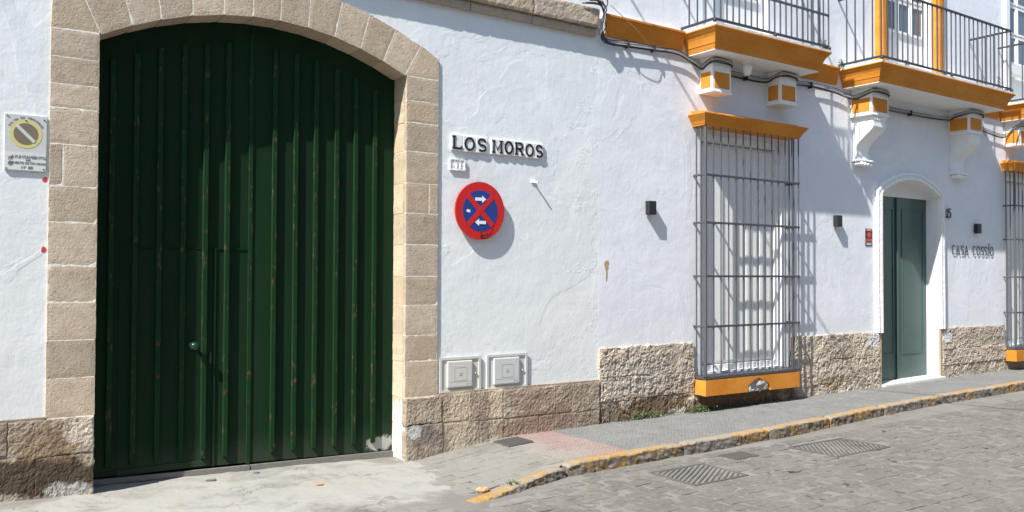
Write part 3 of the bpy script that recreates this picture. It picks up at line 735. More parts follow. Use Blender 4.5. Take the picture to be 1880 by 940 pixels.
# rough plinth
def rubble(lst, y0=-.035, nx=84, nz__=40):
    for k, (xa, xb, za, zb) in enumerate(lst):
        bm = stone_bm([(xa+.002, za+.002), (xb-.002, za+.002), (xb-.002, zb-.002), (xa+.002, zb-.002)], y0+random.uniform(-.008, .004), .0, nx, nz__, .009, .007, xa*3.3+za*7, 5.0, .02, .0038)
        for v in bm.verts:
            if v.co.y < -.012:
                p = nz(v.co.x, 50, v.co.z, 16, 3); v.co.y += .030*max(0, p-.26)+.0025*nz(v.co.x, 8, v.co.z, 30, 2)
        obj('rubble_stone', bm, 'rubble', RB)
rubble([(6.125, 6.86, .46, .79), (6.86, 7.59, .44, .785), (6.125, 6.72, .19, .46), (6.72, 7.59, .20, .44), (6.125, 6.55, -.2, .19), (6.55, 7.15, -.2, .20), (7.15, 7.59, -.2, .20)])
rubble([(7.59, 8.2, -.2, .17), (8.2, 8.9, -.2, .17), (8.9, 9.40, -.2, .17)], -.02)
rubble([(9.40, 10.2, .42, .79), (10.2, 10.75, .45, .785), (10.75, 11.40, .42, .78), (9.40, 9.95, .12, .42), (9.95, 10.9, .12, .45), (10.9, 11.40, .10, .42), (9.40, 10.4, -.2, .12), (10.4, 11.40, -.2, .12)])
rubble([(13.09, 13.95, .44, .775), (13.95, 15.07, .45, .765), (13.09, 14.2, .20, .44), (14.2, 15.07, .2, .45), (13.09, 13.8, -.2, .2), (13.8, 15.07, -.2, .2)])
rubble([(15.07, 16.9, -.2, .17), (16.9, 19, -.2, .78)], -.02, 60, 20)
for a_, b_, c_ in ((6.125, 7.59, .784), (9.40, 11.40, .782), (13.09, 15.06, .77)): obj('plinth_core', box(a_, b_, -.027, 0, -.2, c_), 'rubble', RB)
obj('plinth_quoin', box(13.032, 13.09, -.03, .1, -.05, .76, bev=.004), 'reveal', RB); obj('plinth_quoin', box(11.402, 11.448, -.035, .1, -.05, .77, bev=.004), 'reveal', RB)

# ------------------------------------------------------------------ window with grille
def window(dx, first):
    gx0, gx1, gy_ = 7.61+dx, 9.345+dx, -.19
    win = obj('window', box(WX0+dx, WX1+dx, .14, .20, .42, 3.30), 'white_paint', RB)
    for xa, xb in ((WX0+.06, (WX0+WX1)/2-.006), ((WX0+WX1)/2+.006, WX1-.06)):
        bm = bmesh.new(); bx(bm, xa+dx, xb+dx, .105, .139, .50, 3.22, bev=.004)
        obj('shutter', bm, 'white_paint', win)
        wv = (xb-xa-.04)/5
        for q in range(5):
            obj('shutter_board', box(xa+dx+.02+q*wv+.004, xa+dx+.02+(q+1)*wv-.004, .090-.006*(q % 2), .1045, .53, 3.19, bev=.004), 'white_paint', win)
    bm = bmesh.new()
    for a in ((WX0, WX0+.055, .42, 3.3), (WX1-.055, WX1, .42, 3.3), (WX0+.055, WX1-.055, 3.235, 3.3), (WX0+.055, WX1-.055, .42, .49)): bx(bm, a[0]+dx+.0005, a[1]+dx-.0005, .06, .139, a[2]+.0005, a[3]-.0005)
    obj('window_frame', bm, 'white_paint', win)
    gr = obj('window_grille', sweep3([(0, .362), (.012, .362), (.012, .395), (0, .395)], gx0, gx1, gy_, YW-.001), 'rail', RB)
    gr['label'] = 'grey iron bar grille over the window'
    n = 14
    base = None
    def bar(x, y, w=.0075):
        nonlocal base
        if base is None:
            bm = bmesh.new(); bx(bm, -w, w, -w, w, .38, 3.38, bev=.003); base = obj('bar', bm, 'grille', None); base.parent = gr; o = base
        else: o = base.copy(); link(o)
        o.location = (x-11, y, 0); return o
    for k in range(1, n): bar(gx0+(gx1-gx0)*k/(n-1) if k < n-1 else gx1, gy_)
    for yy in (-.045, -.115): bar(gx0, yy); bar(gx1, yy)
    obj('corner_post', box(gx0-.012, gx0+.012, gy_-.014, gy_+.022, .38, 3.38, bev=.002), 'grille', gr)
    for z in (.984, 1.581, 2.218, 2.786):
        bm = bmesh.new(); bx(bm, gx0-.014, gx1+.014, gy_-.013, gy_+.013, z-.013, z+.013, bev=.003)
        for x in (gx0, gx1): bx(bm, x-.013, x+.013, gy_+.0135, 0, z-.012, z+.012, bev=.003)
        obj('rail', bm, 'rail', gr)
    # cornice
    prof = [(.0, 3.372), (.006, 3.39), (.012, 3.395), (.024, 3.42), (.045, 3.45), (.062, 3.475), (.072, 3.490), (.078, 3.497), (.078, 3.508), (.05, 3.509), (.05, 3.509)]
    bm = sweep3(prof[:-1], 7.585+dx, 9.36+dx, -.2, YW-.0005)
    co = obj('window_cornice', bm, 'ochre', RB)
    bm = bmesh.new(); prism_x(bm, [(-.005, 3.510), (-.235, 3.510), (-.21, 3.535), (-.005, 3.56)], 7.56+dx, 9.30+dx)
    obj('cornice_cap', bm, 'ochre', co)
    # sill
    if first:
        out = [(7.595, .168), (8.33, .165), (8.35, .25), (8.40, .275), (8.47, .31), (8.55, .325), (8.62, .30), (8.70, .27), (8.74, .235), (8.77, .185), (8.77, .162), (9.34, .158), (9.34, .353), (7.595, .353)]
        s_ = obj('window_sill', prism(bmesh.new(), out, -.205, -.150), 'ochre', RB)
        obj('sill_core', box(7.60, 9.336, -.1495, -.006, .172, .350), 'ochre', s_)
        bm = stone_bm([(8.32, .16), (8.775, .165), (8.72, .32), (8.38, .32)], -.186, -.1497, 18, 10, .022, .012, 5, 9, .01); obj('broken_render', bm, simple('grey_rubble_core', (.40, .375, .33), .9, 0, .3, 25, .012, 30), s_)
    else: obj('window_sill', box(7.595+dx, 9.34+dx, -.205, -.004, .165, .353, bev=.004), 'ochre', RB)
window(0, True); window(W2, False)

# ------------------------------------------------------------------ cornice bands and balconies
def cprof(zb=4.215, zt=4.455, o=.115):
    return [(0, zb), (.002, zb+.004), (.022, zb+.062), (.027, zb+.064), (.036, zb+.10), (.050, zb+.14), (.068, zb+.172), (.090, zb+.196), (.093, zb+.205), (o-.012, zb+.212), (o, zb+.226), (o, zt-.006), (o-.006, zt)]
def band(x0, x1):
    bm = bmesh.new(); P = [(-o*.62-.018, z) for o, z in cprof(4.245, 4.455)]
    prism_x(bm, [(YW-.0005, 4.245)]+P+[(YW-.0005, 4.455)], x0, x1); return bm
obj('cornice_band', band(6.15, 7.40), 'ochre', RB); obj('cornice_band', band(9.62, 10.42), 'ochre', RB); obj('cornice_band', band(14.20, 14.9), 'ochre', RB)
for a_ in ((6.13, 7.42, 4.4555, 4.468), (9.62, 10.44, 4.4555, 4.468), (6.124, 6.149, 4.25, 4.46)): obj('band_cap', box(a_[0], a_[1], -.07, -.0045, a_[2], a_[3]), 'white_flaking', RB)
def balcony(x0, x1, yf, rx0, rx1, ry, step, mats, topz, midrail, ext_l=0):
    bl = obj('balcony', sweep3(cprof(), x0, x1, yf, YW-.0005), 'ochre', RB)
    o = .115
    bm = sweep3([(o-.004, 4.4555), (o-.002, 4.478), (o-.03, 4.482)], x0, x1, yf, YW-.0006); obj('ledge', bm, 'white_flaking', bl)
    obj('soffit', box(x0+.002, x1-.002, yf+.002, YW-.0008, 4.205, 4.2145), 'white_paint', bl)
    # railing
    bm = bmesh.new(); zb = 4.525; h = .014
    bx(bm, rx0-h, rx1+h, ry-h, ry+h, zb-h, zb+h, bev=.004); bx(bm, rx0-h, rx0+h, ry+h+.0005, 0, zb-h, zb+h, bev=.004); bx(bm, rx1-h, rx1+h, ry+h+.0005, 0, zb-h, zb+h, bev=.004)
    obj('bottom_rail', bm, 'iron', bl)
    bm = bmesh.new(); h = .015
    bx(bm, rx0-h, rx1+h, ry-h, ry+h, topz-h, topz+h, bev=.004); bx(bm, rx0-h, rx0+h, ry+h+.0005, 0, topz-h, topz+h, bev=.004); bx(bm, rx1-h, rx1+h, ry+h+.0005, 0, topz-h, topz+h, bev=.004)
    obj('top_rail', bm, mats[1], bl)
    if midrail:
        bm = bmesh.new(); z = midrail
        bx(bm, rx0-.01, rx1+.01, ry-.008, ry+.008, z-.014, z+.014); bx(bm, rx0-.008, rx0+.008, ry+.009, 0, z-.014, z+.014); obj('mid_rail', bm, mats[1], bl)
    bm = bmesh.new(); bx(bm, -.007, .007, -.007, .007, 4.54, topz-.014); b0 = obj('baluster', bm, mats[0], None); b0.parent = bl
    n = round((rx1-rx0)/step); pts = [(lerp(rx0, rx1, k/n), ry) for k in range(n+1)]
    m = max(2, round(-ry/ (step*1.15)))
    for k in range(1, m): pts += [(rx0, ry*(1-k/m)), (rx1, ry*(1-k/m))]
    for k, p in enumerate(pts):
        o_ = b0 if k == 0 else link(b0.copy()); o_.location = (p[0]-11, p[1], 0)
    bm = bmesh.new()
    for x in (rx0, (rx0+rx1)/2, rx1): bmesh.ops.create_uvsphere(bm, u_segments=10, v_segments=8, radius=.024, matrix=Matrix.Translation((x, ry-.01, 4.505)))
    obj('rail_foot', bm, 'iron', bl, True)
    return bl
B1 = balcony(7.50, 9.44, -.435, 7.40, 9.53, -.515, .108, ('grille', 'rail'), 5.47, 4.93); B1['label'] = 'balcony with close grey bars'
B2 = balcony(10.58, 14.0, -.555, 10.49, 14.0, -.65, .125, ('rail', 'iron'), 5.44, None); B2['label'] = 'wide balcony with thin dark bars'
B3 = balcony(15.0, 17.6, -.49, 14.95, 17.6, -.58, .16, ('rail', 'iron'), 5.45, None); B3['label'] = 'balcony in front of the glazed white doors'
# brackets
def bracket(x0, x1, d, zb, con=False):
    b = obj('bracket', box(x0, x1, -d, YW-.001, zb, 4.204, bev=.004), 'white_paint', RB)
    w_ = x1-x0
    pz0, pz1 = zb+.045, zb+.235
    bm = bmesh.new(); bx(bm, x0-.004, x0+.001, -d+.03, -.03, pz0, pz1); bx(bm, x0+.035, x1-.035, -d-.004, -d+.001, pz0, pz1); bx(bm, x1-.001, x1+.004, -d+.03, -.03, pz0, pz1)
    obj('bracket_panel', bm, 'ochre', b)
    bm = bmesh.new(); bx(bm, x0-.012, x1+.012, -d-.012, YW-.001, zb-.012, zb+.014, bev=.005); obj('bracket_moulding', bm, 'white_paint', b)
    if con:
        P = [(YW-.001, zb-.012)]; 
        for i in range(21):
            t = i/20; z = lerp(zb-.012, zb-.60, t)
            y = -(d-.03)*(1-sm(.05, .75, t)) - .075 - .02*math.sin(t*math.pi*2)
            P.append((max(y, -d+.01), z))
        P.append((YW-.001, zb-.60))
        obj('scroll', prism_x(bmesh.new(), P, x0+.05, x1-.05), 'white_paint', b)
        bm = bmesh.new()
        for q in range(5):
            xx = lerp(x0+.07, x1-.11, q/4); obj('leaf_carving', box(xx, xx+.032, -d-.002, -d+.05, zb-.075, zb-.014, bev=.008), 'white_flaking', b)
        bx(bm, x0+.02, x1-.02, -.13, YW-.001, zb-.63, zb-.60, bev=.008)
        for q in range(4):
            xx = lerp(x0+.04, x1-.12, q/3); bm2 = bmesh.new(); bx(bm2, xx, xx+.07, -.15+.01*q, YW-.001, zb-.69, zb-.632, bev=.02); add(bm, bm2)
        obj('scroll_foot', bm, 'white_flaking', b)
    return b
bracket(7.705, 8.035, .212, 3.79); bracket(8.95, 9.285, .212, 3.79)
bracket(10.76, 11.17, .33, 3.83, True); bracket(13.355, 13.755, .33, 3.83, True)
bracket(15.13, 15.47, .26, 3.80); bracket(16.5, 16.85, .26, 3.80)
# upper windows
def french(x0, x1, panes, mat_frame='white_paint', zsill=5.20, proud=.0):
    d = obj('balcony_door', box(x0, x1, .10, .14, 4.46, 6.9), mat_frame, RB)
    n = len(panes)
    for (a, b, c, e) in panes:
        p = obj('pane', box(a, b, .088, .0995, c, e), 'glass', d)
    bm = bmesh.new()
    for (a, b, c, e) in panes:
        for r_ in ((a-.03, a, c-.03, e+.03), (b, b+.03, c-.03, e+.03), (a, b, c-.03, c), (a, b, e, e+.03)): bx(bm, r_[0], r_[1], .070, .0994, r_[2], r_[3])
    obj('glazing_bar', bm, mat_frame, d)
    return d
def grid(x0, x1, z0, z1, nx, nz__, m=.05):
    return [(lerp(x0, x1, i/nx)+m, lerp(x0, x1, (i+1)/nx)-m, lerp(z0, z1, j/nz__)+m, lerp(z0, z1, (j+1)/nz__)-m) for i in range(nx) for j in range(nz__)]
french(7.95, 9.0, grid(8.0, 8.95, 5.1, 6.8, 2, 3)); french(11.62, 12.86, grid(11.68, 12.80, 5.25, 6.8, 3, 3)); french(15.25, 16.75, grid(15.3, 16.7, 5.28, 6.85, 3, 3))
for xa, xb in ((11.36, 11.60), (12.88, 13.12)):
    bm = bmesh.new(); bx(bm, xa, xb, -.075, YW-.0005, 4.49, 7.2, bev=.004); bx(bm, xa+.06, xb-.06, -.095, -.0755, 4.49, 7.2, bev=.004); obj('pilaster', bm, 'ochre', RB)
bm = bmesh.new(); bx(bm, 15.12, 15.245, -.06, YW-.0005, 4.49, 7.0); bx(bm, 16.755, 16.88, -.06, YW-.0005, 4.49, 7.0); bx(bm, 15.246, 16.754, -.07, .06, 5.06, 5.20, bev=.005); obj('door_casing', bm, 'white_paint', RB)

# ------------------------------------------------------------------ signs, lamps, boxes (things on the walls)
X0, Z0 = 4.545, 2.222
t = thing('no_stopping_sign', 'round red and blue no stopping sign with two white arrows and black graffiti', 'road sign', (X0, 0, Z0-.3))
YSg = -.053
bm = bmesh.new(); disc(bm, X0, Z0, .288, .288, YSg, YSg+.02); obj('disc', bm, 'red', t)
bm = bmesh.new(); disc(bm, X0, Z0, .283, .283, YSg+.0205, YSg+.026); bx(bm, X0-.03, X0+.03, YSg+.0265, -.001, Z0-.12, Z0+.12); obj('mount', bm, 'zinc', t)
bm = bmesh.new(); disc(bm, X0, Z0, .204, .204, YSg-.002, YSg-.0002); obj('blue_field', bm, 'blue', t)
c = .204*.7071
bm = bmesh.new()
ribbon(bm, [(X0-c, Z0-c), (X0+c, Z0+c)], .052, YSg-.0042, YSg-.0022); ribbon(bm, [(X0-c, Z0+c), (X0+c, Z0-c)], .052, YSg-.0036, YSg-.0021)
obj('cross', bm, 'red', t)
for s, dz in ((1, .115), (-1, -.115)):
    bm = bmesh.new(); a = [(-.062, -.016), (.018, -.016), (.018, -.036), (.064, 0), (.018, .036), (.018, .016), (-.062, .016)]
    prism(bm, [(X0+s*p, Z0+dz+q) for p, q in a], YSg-.0062, YSg-.0045); obj('arrow', bm, 'sign_white', t)
bm = bmesh.new(); disc(bm, X0-.145, Z0-.005, .018, .016, YSg-.0034, YSg-.0021, 7); bx(bm, X0-.137, X0-.12, YSg-.0033, YSg-.0021, Z0-.02, Z0+.006); obj('paint_chip', bm, 'sign_white', t)
bm = bmesh.new()
for st in ([(.02, -.225), (.0, -.215), (.012, -.235), (.03, -.24), (.022, -.262), (.0, -.262)], [(.0, -.25), (.04, -.243)], [(.045, -.262), (.055, -.225), (.07, -.255), (.078, -.222)], [(.08, -.222), (.088, -.25), (.10, -.228), (.108, -.248), (.125, -.205)], [(.145, -.17), (.14, -.20)], [(.137, -.213), (.136, -.22)], [(.0, -.272), (.06, -.268), (.10, -.258)]):
    ribbon(bm, [(X0+a, Z0+b) for a, b in st], .0075, YSg-.0012, YSg-.0002)
obj('graffiti_tag', bm, 'black', t)

# street name tiles
def word(txt, x0, x1, zb, zt, slope, lab):
    t = thing('street_name_tiles', lab, 'sign', ((x0+x1)/2, 0, zb))
    ws = {'L': .9, 'O': 1, 'S': .9, 'M': 1.15, 'R': 1.0}; tot = sum(ws[c_] for c_ in txt); x = x0
    for k, c_ in enumerate(txt):
        wd = (x1-x0)*ws[c_]/tot; dz = slope*(x-x0)+random.uniform(-.003, .003)
        tl = obj('letter_tile', box(x+.0008, x+wd-.0008, -.021+random.uniform(-.002, .001), -.0008, zb-.018+dz, zt+.018+dz, bev=.004), 'white_cer', t)
        bm = bmesh.new(); hh = zt-zb; lw = wd*.80
        gwu = GLY[c_][0]; glyph(bm, c_, x+wd*.10, zb+dz+.004, lw/gwu, hh-.008, .020, -.0275, -.0185, .020)
        obj('letter', bm, 'black', tl); x += wd
word('LOS', 4.225, 4.645, 2.822, 2.945, .0, 'black raised letters LOS on white tiles above the round sign')
word('MOROS', 4.69, 5.345, 2.822, 2.945, .0, 'black raised letters MOROS on white tiles')
t = thing('house_number_plaque', 'small white relief plaque with number 11 under the LOS tiles', 'house number', (4.3, 0, 2.607))
obj('plaque', box(4.212, 4.392, -.014, -.0008, 2.607, 2.722, bev=.004), 'white_flaking', t)
bm = bmesh.new(); panel(bm, 4.214, 4.390, 2.609, 2.720, -.0145, .011, .005); obj('plaque_border', bm, 'white_flaking', t)
bm = bmesh.new(); x = 4.27
for c_ in '11': glyph(bm, c_, x, 2.632, .10, .068, .014, -.0195, -.0142, .0); x += .045
obj('digits', bm, 'white_flaking', t)

# vehicle exit plate
px0, px1, pz0, pz1 = .474, .748, 2.338, 2.755
t = thing('vehicle_exit_plate', 'grey metal vehicle exit plate with a faded yellow no parking disc', 'sign', ((px0+px1)/2, 0, pz0))
obj('plate', box(px0, px1, -.014, -.0025, pz0, pz1, bev=.003), 'plate', t)
pc, pcz = (px0+px1)/2, 2.612
bm = bmesh.new(); disc(bm, pc, pcz, .107, .107, -.0152, -.0142); obj('yellow_ring', bm, 'plate_yellow', t)
bm = bmesh.new(); disc(bm, pc, pcz, .079, .079, -.0162, -.0153); obj('brown_disc', bm, 'plate_brown', t)
bm = bmesh.new(); a_ = .079*.72; ribbon(bm, [(pc-a_, pcz+a_), (pc+a_, pcz-a_)], .024, -.0172, -.0163); obj('diagonal_bar', bm, 'plate', t)
bm = bmesh.new(); bx(bm, px0+.006, px1-.006, -.0151, -.0142, pz0+.006, pz0+.135); obj('name_panel', bm, simple('pale_name_panel', (.66, .68, .64), .5), t)
bm = text_bm('AYUNTAMIENTO', .030, pc+.018, -.0162, pz0+.094, sx=.95); add(bm, text_bm('DEL', .019, pc+.018, -.0162, pz0+.076)); add(bm, text_bm('PUERTO DE STA MARIA', .023, pc+.022, -.0162, pz0+.052, sx=.9)); add(bm, text_bm('Nº', .028, pc-.012, -.0162, pz0+.018))
s_ = 'SALIDA DE VEHICULOS'
for k, ch in enumerate(s_):
    if ch == ' ': continue
    an = math.radians(lerp(152, 28, k/(len(s_)-1))); rr = .112
    add(bm, text_bm(ch, .023, pc+rr*math.cos(an), -.0148, pcz+rr*math.sin(an), rot=an-math.pi/2))
obj('lettering', bm, 'plate_ink', t)
bm = bmesh.new(); bx(bm, pc+.018, pc+.048, -.0160, -.0152, pz0+.016, pz0+.036); obj('number_strip', bm, 'plate_ink', t)
bm = bmesh.new(); ex, ez = px0+.042, pz0+.068
disc(bm, ex, ez-.015, .017, .019, -.0158, -.0152, 12); prism(bm, [(ex-.02, ez+.038), (ex-.012, ez+.022), (ex+.012, ez+.022), (ex+.02, ez+.038), (ex+.008, ez+.030), (ex, ez+.040), (ex-.008, ez+.030)], -.0158, -.0152); bx(bm, ex-.016, ex+.016, -.0158, -.0152, ez+.012, ez+.018)
obj('town_crest', bm, 'plate_ink', t)
bm = bmesh.new()
for x, z in ((px0+.02, pz1-.02), (px1-.02, pz1-.03), (px0+.015, pz0+.015), (px1-.02, pz0+.02), (pc, pz1-.045)): cyl(bm, (x, -.010, z), (x, -.0185, z), .005, seg=8)
obj('screw', bm, 'iron', t)

# wall lamps
for (x, z, lab) in ((6.865, 2.362, 'black box wall lamp on the sunlit wall beside the barred window'), (10.396, 2.347, 'black box wall lamp above the stone plinth beside the teal door'), (14.154, 2.367, 'black box wall lamp above the CASA COSSÍO lettering')):
    t = thing('wall_lamp', lab, 'wall lamp', (x, 0, z-.075), 'black wall lamps')
    obj('lamp_body', box(x-.055, x+.055, -.080, -.012, z-.078, z+.078, bev=.003), 'black_matt', t)
    obj('back_plate', box(x-.042, x+.042, -.0118, YW-.0004, z-.06, z+.06), 'black_matt', t)

# meter boxes
for (xa, xb, za, zb, mt, lab) in ((4.112, 4.580, .447, .785, 'meter_beige', 'beige grey utility meter box next to the sandstone gate jamb'), (4.650, 5.148, .440, .788, 'meter', 'pale grey utility meter box farther from the gate jamb')):
    t = thing('meter_box', lab, 'meter box', ((xa+xb)/2, 0, za), 'utility meter boxes')
    obj('back_panel', box(xa+.004, xb-.004, -.012, -.0008, za+.004, zb-.004), mt, t)
    bm = bmesh.new(); panel(bm, xa, xb, za, zb, -.0122, .024, .010); obj('frame', bm, mt, t)
    lx0, lx1 = xa+.078, xb-.105
    cv = obj('cover', box(lx0, lx1, -.036, -.0125, za+.045, zb-.036, bev=.012, seg=3), mt, t)
    mx, mz = (lx0+lx1)/2+.005, (za+zb)/2
    bm = bmesh.new(); panel(bm, mx-.07, mx+.07, mz-.06, mz+.07, -.0361, .003, .0012); bx(bm, mx-.018, mx+.018, -.0373, -.0361, mz-.012, mz+.02, bev=.0003); bx(bm, lx0+.02, lx1-.015, -.0369, -.0361, za+.098, za+.101); bx(bm, lx1-.075, lx1-.02, -.0369, -.0361, za+.070, za+.080); obj('cover_emboss', bm, 'meter_dark', cv)
    bm = bmesh.new(); cyl(bm, (xb-.058, -.012, mz), (xb-.058, -.030, mz), .010, seg=10); obj('lock', bm, mt, t)
    bm = bmesh.new(); cyl(bm, (xb-.058, -.0301, mz+.001), (xb-.058, -.0312, mz+.001), .0055, seg=8); obj('keyhole', bm, 'black', t)

# CASA COSSIO and number 15
t = thing('house_name_lettering', 'thin black metal letters CASA COSSÍO beside the teal door', 'lettering', (14.04, 0, 1.935))
x = 13.415
wd = {'C': .125, 'A': .15, 'S': .11, 'O': .145, 'I': .065}
for ch in 'CASA COSSÍO':
    if ch == ' ': x += .10; continue
    g_ = 'I' if ch == 'Í' else ch
    bm = bmesh.new(); glyph(bm, g_, x, 1.94, wd[g_]/GLY[g_][0]*.80, .14, .012, -.016, -.010, .014 if g_ in 'AI' else 0)
    if ch == 'Í': ribbon(bm, [(x+.025, 2.098), (x+.055, 2.135)], .012, -.016, -.010)
    cyl(bm, (x+wd[g_]*.4, -.012, 1.95), (x+wd[g_]*.4, YW-.0003, 1.95), .003, seg=6)
    obj('letter', bm, 'black', t); x += wd[g_]
t = thing('house_number', 'black metal number 15 on the shaded wall beside the teal door', 'house number', (13.31, 0, 2.51))
for ch, x in (('1', 13.235), ('5', 13.295)):
    bm = bmesh.new(); glyph(bm, ch, x, 2.515, .125, .135, .022, -.032, -.022)
    if ch == '1': bx(bm, x-.01, x+.06, -.0324, -.022, 2.508, 2.524)
    cyl(bm, (x+.03, -.024, 2.53), (x+.03, YW-.0003, 2.53), .003, seg=6)
    obj('digit', bm, 'black', t)
# alarm sticker
t = thing('alarm_sticker', 'small black and red sticker on the white wall by the door', 'sticker', (11.185, 0, 2.02))
obj('backing', box(11.105, 11.265, -.0065, YW-.0003, 2.02, 2.27), 'black', t)
bm = bmesh.new(); bx(bm, 11.106, 11.264, -.0074, -.0066, 2.235, 2.268); bx(bm, 11.106, 11.264, -.0074, -.0066, 2.085, 2.125); disc(bm, 11.19, 2.18, .05, .04, -.0073, -.0066, 14); obj('red_print', bm, 'sticker_red', t)
bm = bmesh.new(); bx(bm, 11.125, 11.245, -.0074, -.0066, 2.035, 2.045); bx(bm, 11.125, 11.245, -.0074, -.0066, 2.055, 2.065); bx(bm, 11.14, 11.23, -.0078, -.0075, 2.247, 2.257); obj('white_print', bm, 'sign_white', t)
# bent nail, paint chip, ceiling lamp, peg
t = thing('wall_peg', 'white painted iron peg sticking out of chipped plaster', 'peg', (5.236, 0, 2.54))
bm = bmesh.new(); tube(bm, [(5.225, 0, 2.556), (5.235, -.04, 2.553), (5.24, -.075, 2.548)], .010); bx(bm, 5.195, 5.25, -.014, -.0006, 2.545, 2.575, bev=.005); obj('peg', bm, 'white_flaking', t)
chp = [(6.196, 1.715), (6.208, 1.738), (6.236, 1.757), (6.262, 1.748), (6.268, 1.722), (6.258, 1.702), (6.262, 1.672), (6.246, 1.655), (6.248, 1.60), (6.240, 1.545), (6.228, 1.520), (6.222, 1.565), (6.226, 1.63), (6.214, 1.655), (6.205, 1.690)]
t = tag(obj('plaster_chip', prism(bmesh.new(), chp, YW-.0025, YW-.0004), 'chip'), 'narrow patch of missing plaster showing ochre render', 'plaster patch')
cl = W(1372, 112, -.25)
t = thing('porch_lamp', 'small white lamp hanging under the close barred balcony', 'lamp', (cl[0], -.25, 4.10))
bm = bmesh.new(); cyl(bm, (cl[0], -.25, 4.204), (cl[0], -.25, 4.18), .085, seg=20); obj('base', bm, 'white_paint', t, False)
bm = bmesh.new(); cyl(bm, (cl[0], -.25, 4.062), (cl[0], -.25, 4.18), .045, .068, seg=20); bmesh.ops.create_uvsphere(bm, u_segments=14, v_segments=8, radius=.045, matrix=Matrix.Translation((cl[0], -.25, 4.062)) @ Matrix.Diagonal((1, 1, .6, 1))); obj('shade', bm, 'white_cer', t, True)
for (x, z, lab) in ((.742, 2.285, 'red paint smear on white wall just under the vehicle exit plate'), (.738, 1.765, 'small red paint smear on white wall beside the jamb')):
    tag(obj('paint_mark', prism(bmesh.new(), [(x+.018*math.cos(a)*(1+.4*nz(a, z, 0, 1)), z+.022*math.sin(a)*(1+.5*nz(a, z, 4, 1))) for a in [k*.6283 for k in range(10)]], -.0016, -.0003), 'pink'), lab, 'paint mark')

# ------------------------------------------------------------------ cables
def cpath(j):
    r = random.Random(j); k = lambda a=.010: r.uniform(-a, a)
    P = [(5.95, -.10, 4.62), (6.06, -.10, 4.56), (6.105, -.105, 4.44), (6.085, -.10, 4.30), (6.10, -.06, 4.21), (6.20, -.045, 4.165), (6.5, -.04, 4.185), (6.9, -.04, 4.20), (7.25, -.045, 4.215), (7.45, -.05, 4.165), (7.62, -.06, 4.105), (7.69, -.06, 4.10), (7.692, -.14, 4.13), (7.70, -.225, 4.15), (7.85, -.228, 4.16), (8.03, -.225, 4.14), (8.05, -.12, 4.12), (8.06, -.035, 4.10), (8.5, -.035, 4.085), (8.88, -.04, 4.09), (8.94, -.12, 4.13), (8.96, -.226, 4.15), (9.12, -.228, 4.16), (9.28, -.226, 4.14), (9.30, -.10, 4.12), (9.34, -.04, 4.12), (9.8, -.04, 4.15), (10.3, -.04, 4.14), (10.65, -.05, 4.09), (10.745, -.10, 4.09), (10.75, -.25, 4.13), (10.77, -.345, 4.15), (10.95, -.347, 4.16), (11.15, -.345, 4.13), (11.19, -.15, 4.10), (11.22, -.04, 4.06), (12.2, -.04, 4.04), (13.2, -.04, 4.06), (13.335, -.10, 4.10), (13.345, -.345, 4.14), (13.55, -.347, 4.16), (13.75, -.345, 4.13), (13.78, -.10, 4.10), (13.85, -.04, 4.07), (14.4, -.04, 4.0), (15.0, -.04, 3.95), (15.1, -.12, 4.06), (15.13, -.275, 4.12), (15.47, -.275, 4.12), (15.6, -.04, 4.08), (18, -.04, 4.06)]
    off = (-.022+.011*j)
    return smoothpath([(x+k(.004), y-.006-.004*(j % 3)+k(.003), z+off+k(.008)) for x, y, z in P], 5)
t = thing('cable_bundle', 'bundle of black and grey cables running along the wall under the ochre cornice', 'cables', (10, 0, 4.1))
for j in range(6):
    obj('cable', tube(bmesh.new(), cpath(j), (.0065, .005, .005, .007, .0045, .004)[j], 6), ('cable_black', 'cable_black', 'cable_grey', 'cable_grey', 'cable_grey', 'cable_black')[j], t, True)
for j, P in enumerate(([(5.90, -.105, 4.56), (6.05, -.12, 4.57), (6.13, -.115, 4.50), (6.09, -.11, 4.40), (6.135, -.105, 4.33), (6.10, -.10, 4.24), (6.18, -.06, 4.17), (6.45, -.05, 4.15)], [(5.85, -.10, 4.53), (6.0, -.115, 4.545), (6.09, -.12, 4.49), (6.12, -.12, 4.42), (6.075, -.11, 4.34), (6.11, -.09, 4.20), (6.3, -.05, 4.14)], [(5.8, -.10, 4.515), (6.02, -.12, 4.53), (6.08, -.12, 4.46), (6.10, -.11, 4.36), (6.09, -.095, 4.26), (6.14, -.07, 4.19)], [(6.0, -.11, 4.60), (6.10, -.12, 4.66), (6.16, -.10, 4.58), (6.10, -.115, 4.50)])):
    obj('loose_loop', tube(bmesh.new(), smoothpath(P, 6), .0065, 6), 'cable_black', t, True)
for x, z in ((6.5, 4.185), (6.9, 4.2), (8.5, 4.085), (9.8, 4.15), (12.2, 4.04)): obj('clip', box(x-.006, x+.006, -.075, -.0045, z-.04, z+.04, bev=.002), 'cable_black', t)
tag(obj('loose_cord', tube(bmesh.new(), smoothpath([(6.15, -.15, 4.55), (6.3, -.16, 4.46), (6.62, -.13, 4.31), (6.86, -.07, 4.19)], 6), .004, 6), 'cable_tan', None, True), 'thin tan cord slanting across the ochre cornice', 'cord')
wr = [(4.32, -.0, 7.2)]
wr = [(4.32+.28*t_, -t_, 7.2-.10*math.sin(math.pi*t_/9.4)) for t_ in [i*.47 for i in range(21)]]
tag(obj('overhead_wire', tube(bmesh.new(), wr, .016, 8), 'cable_black', None, True), 'black overhead wire crossing the street above the gate', 'wire')
FH = thing('facing_house', 'plain pale house across the street that holds the overhead wire', 'house', (6, -9.5, 0))
fh = [(x, x+1.1, z0_, z1_) for x in (-7, -3.5, 0, 3.5, 7, 10.5, 14, 17.5) for z0_, z1_ in ((.9, 2.7), (4.4, 6.6))]
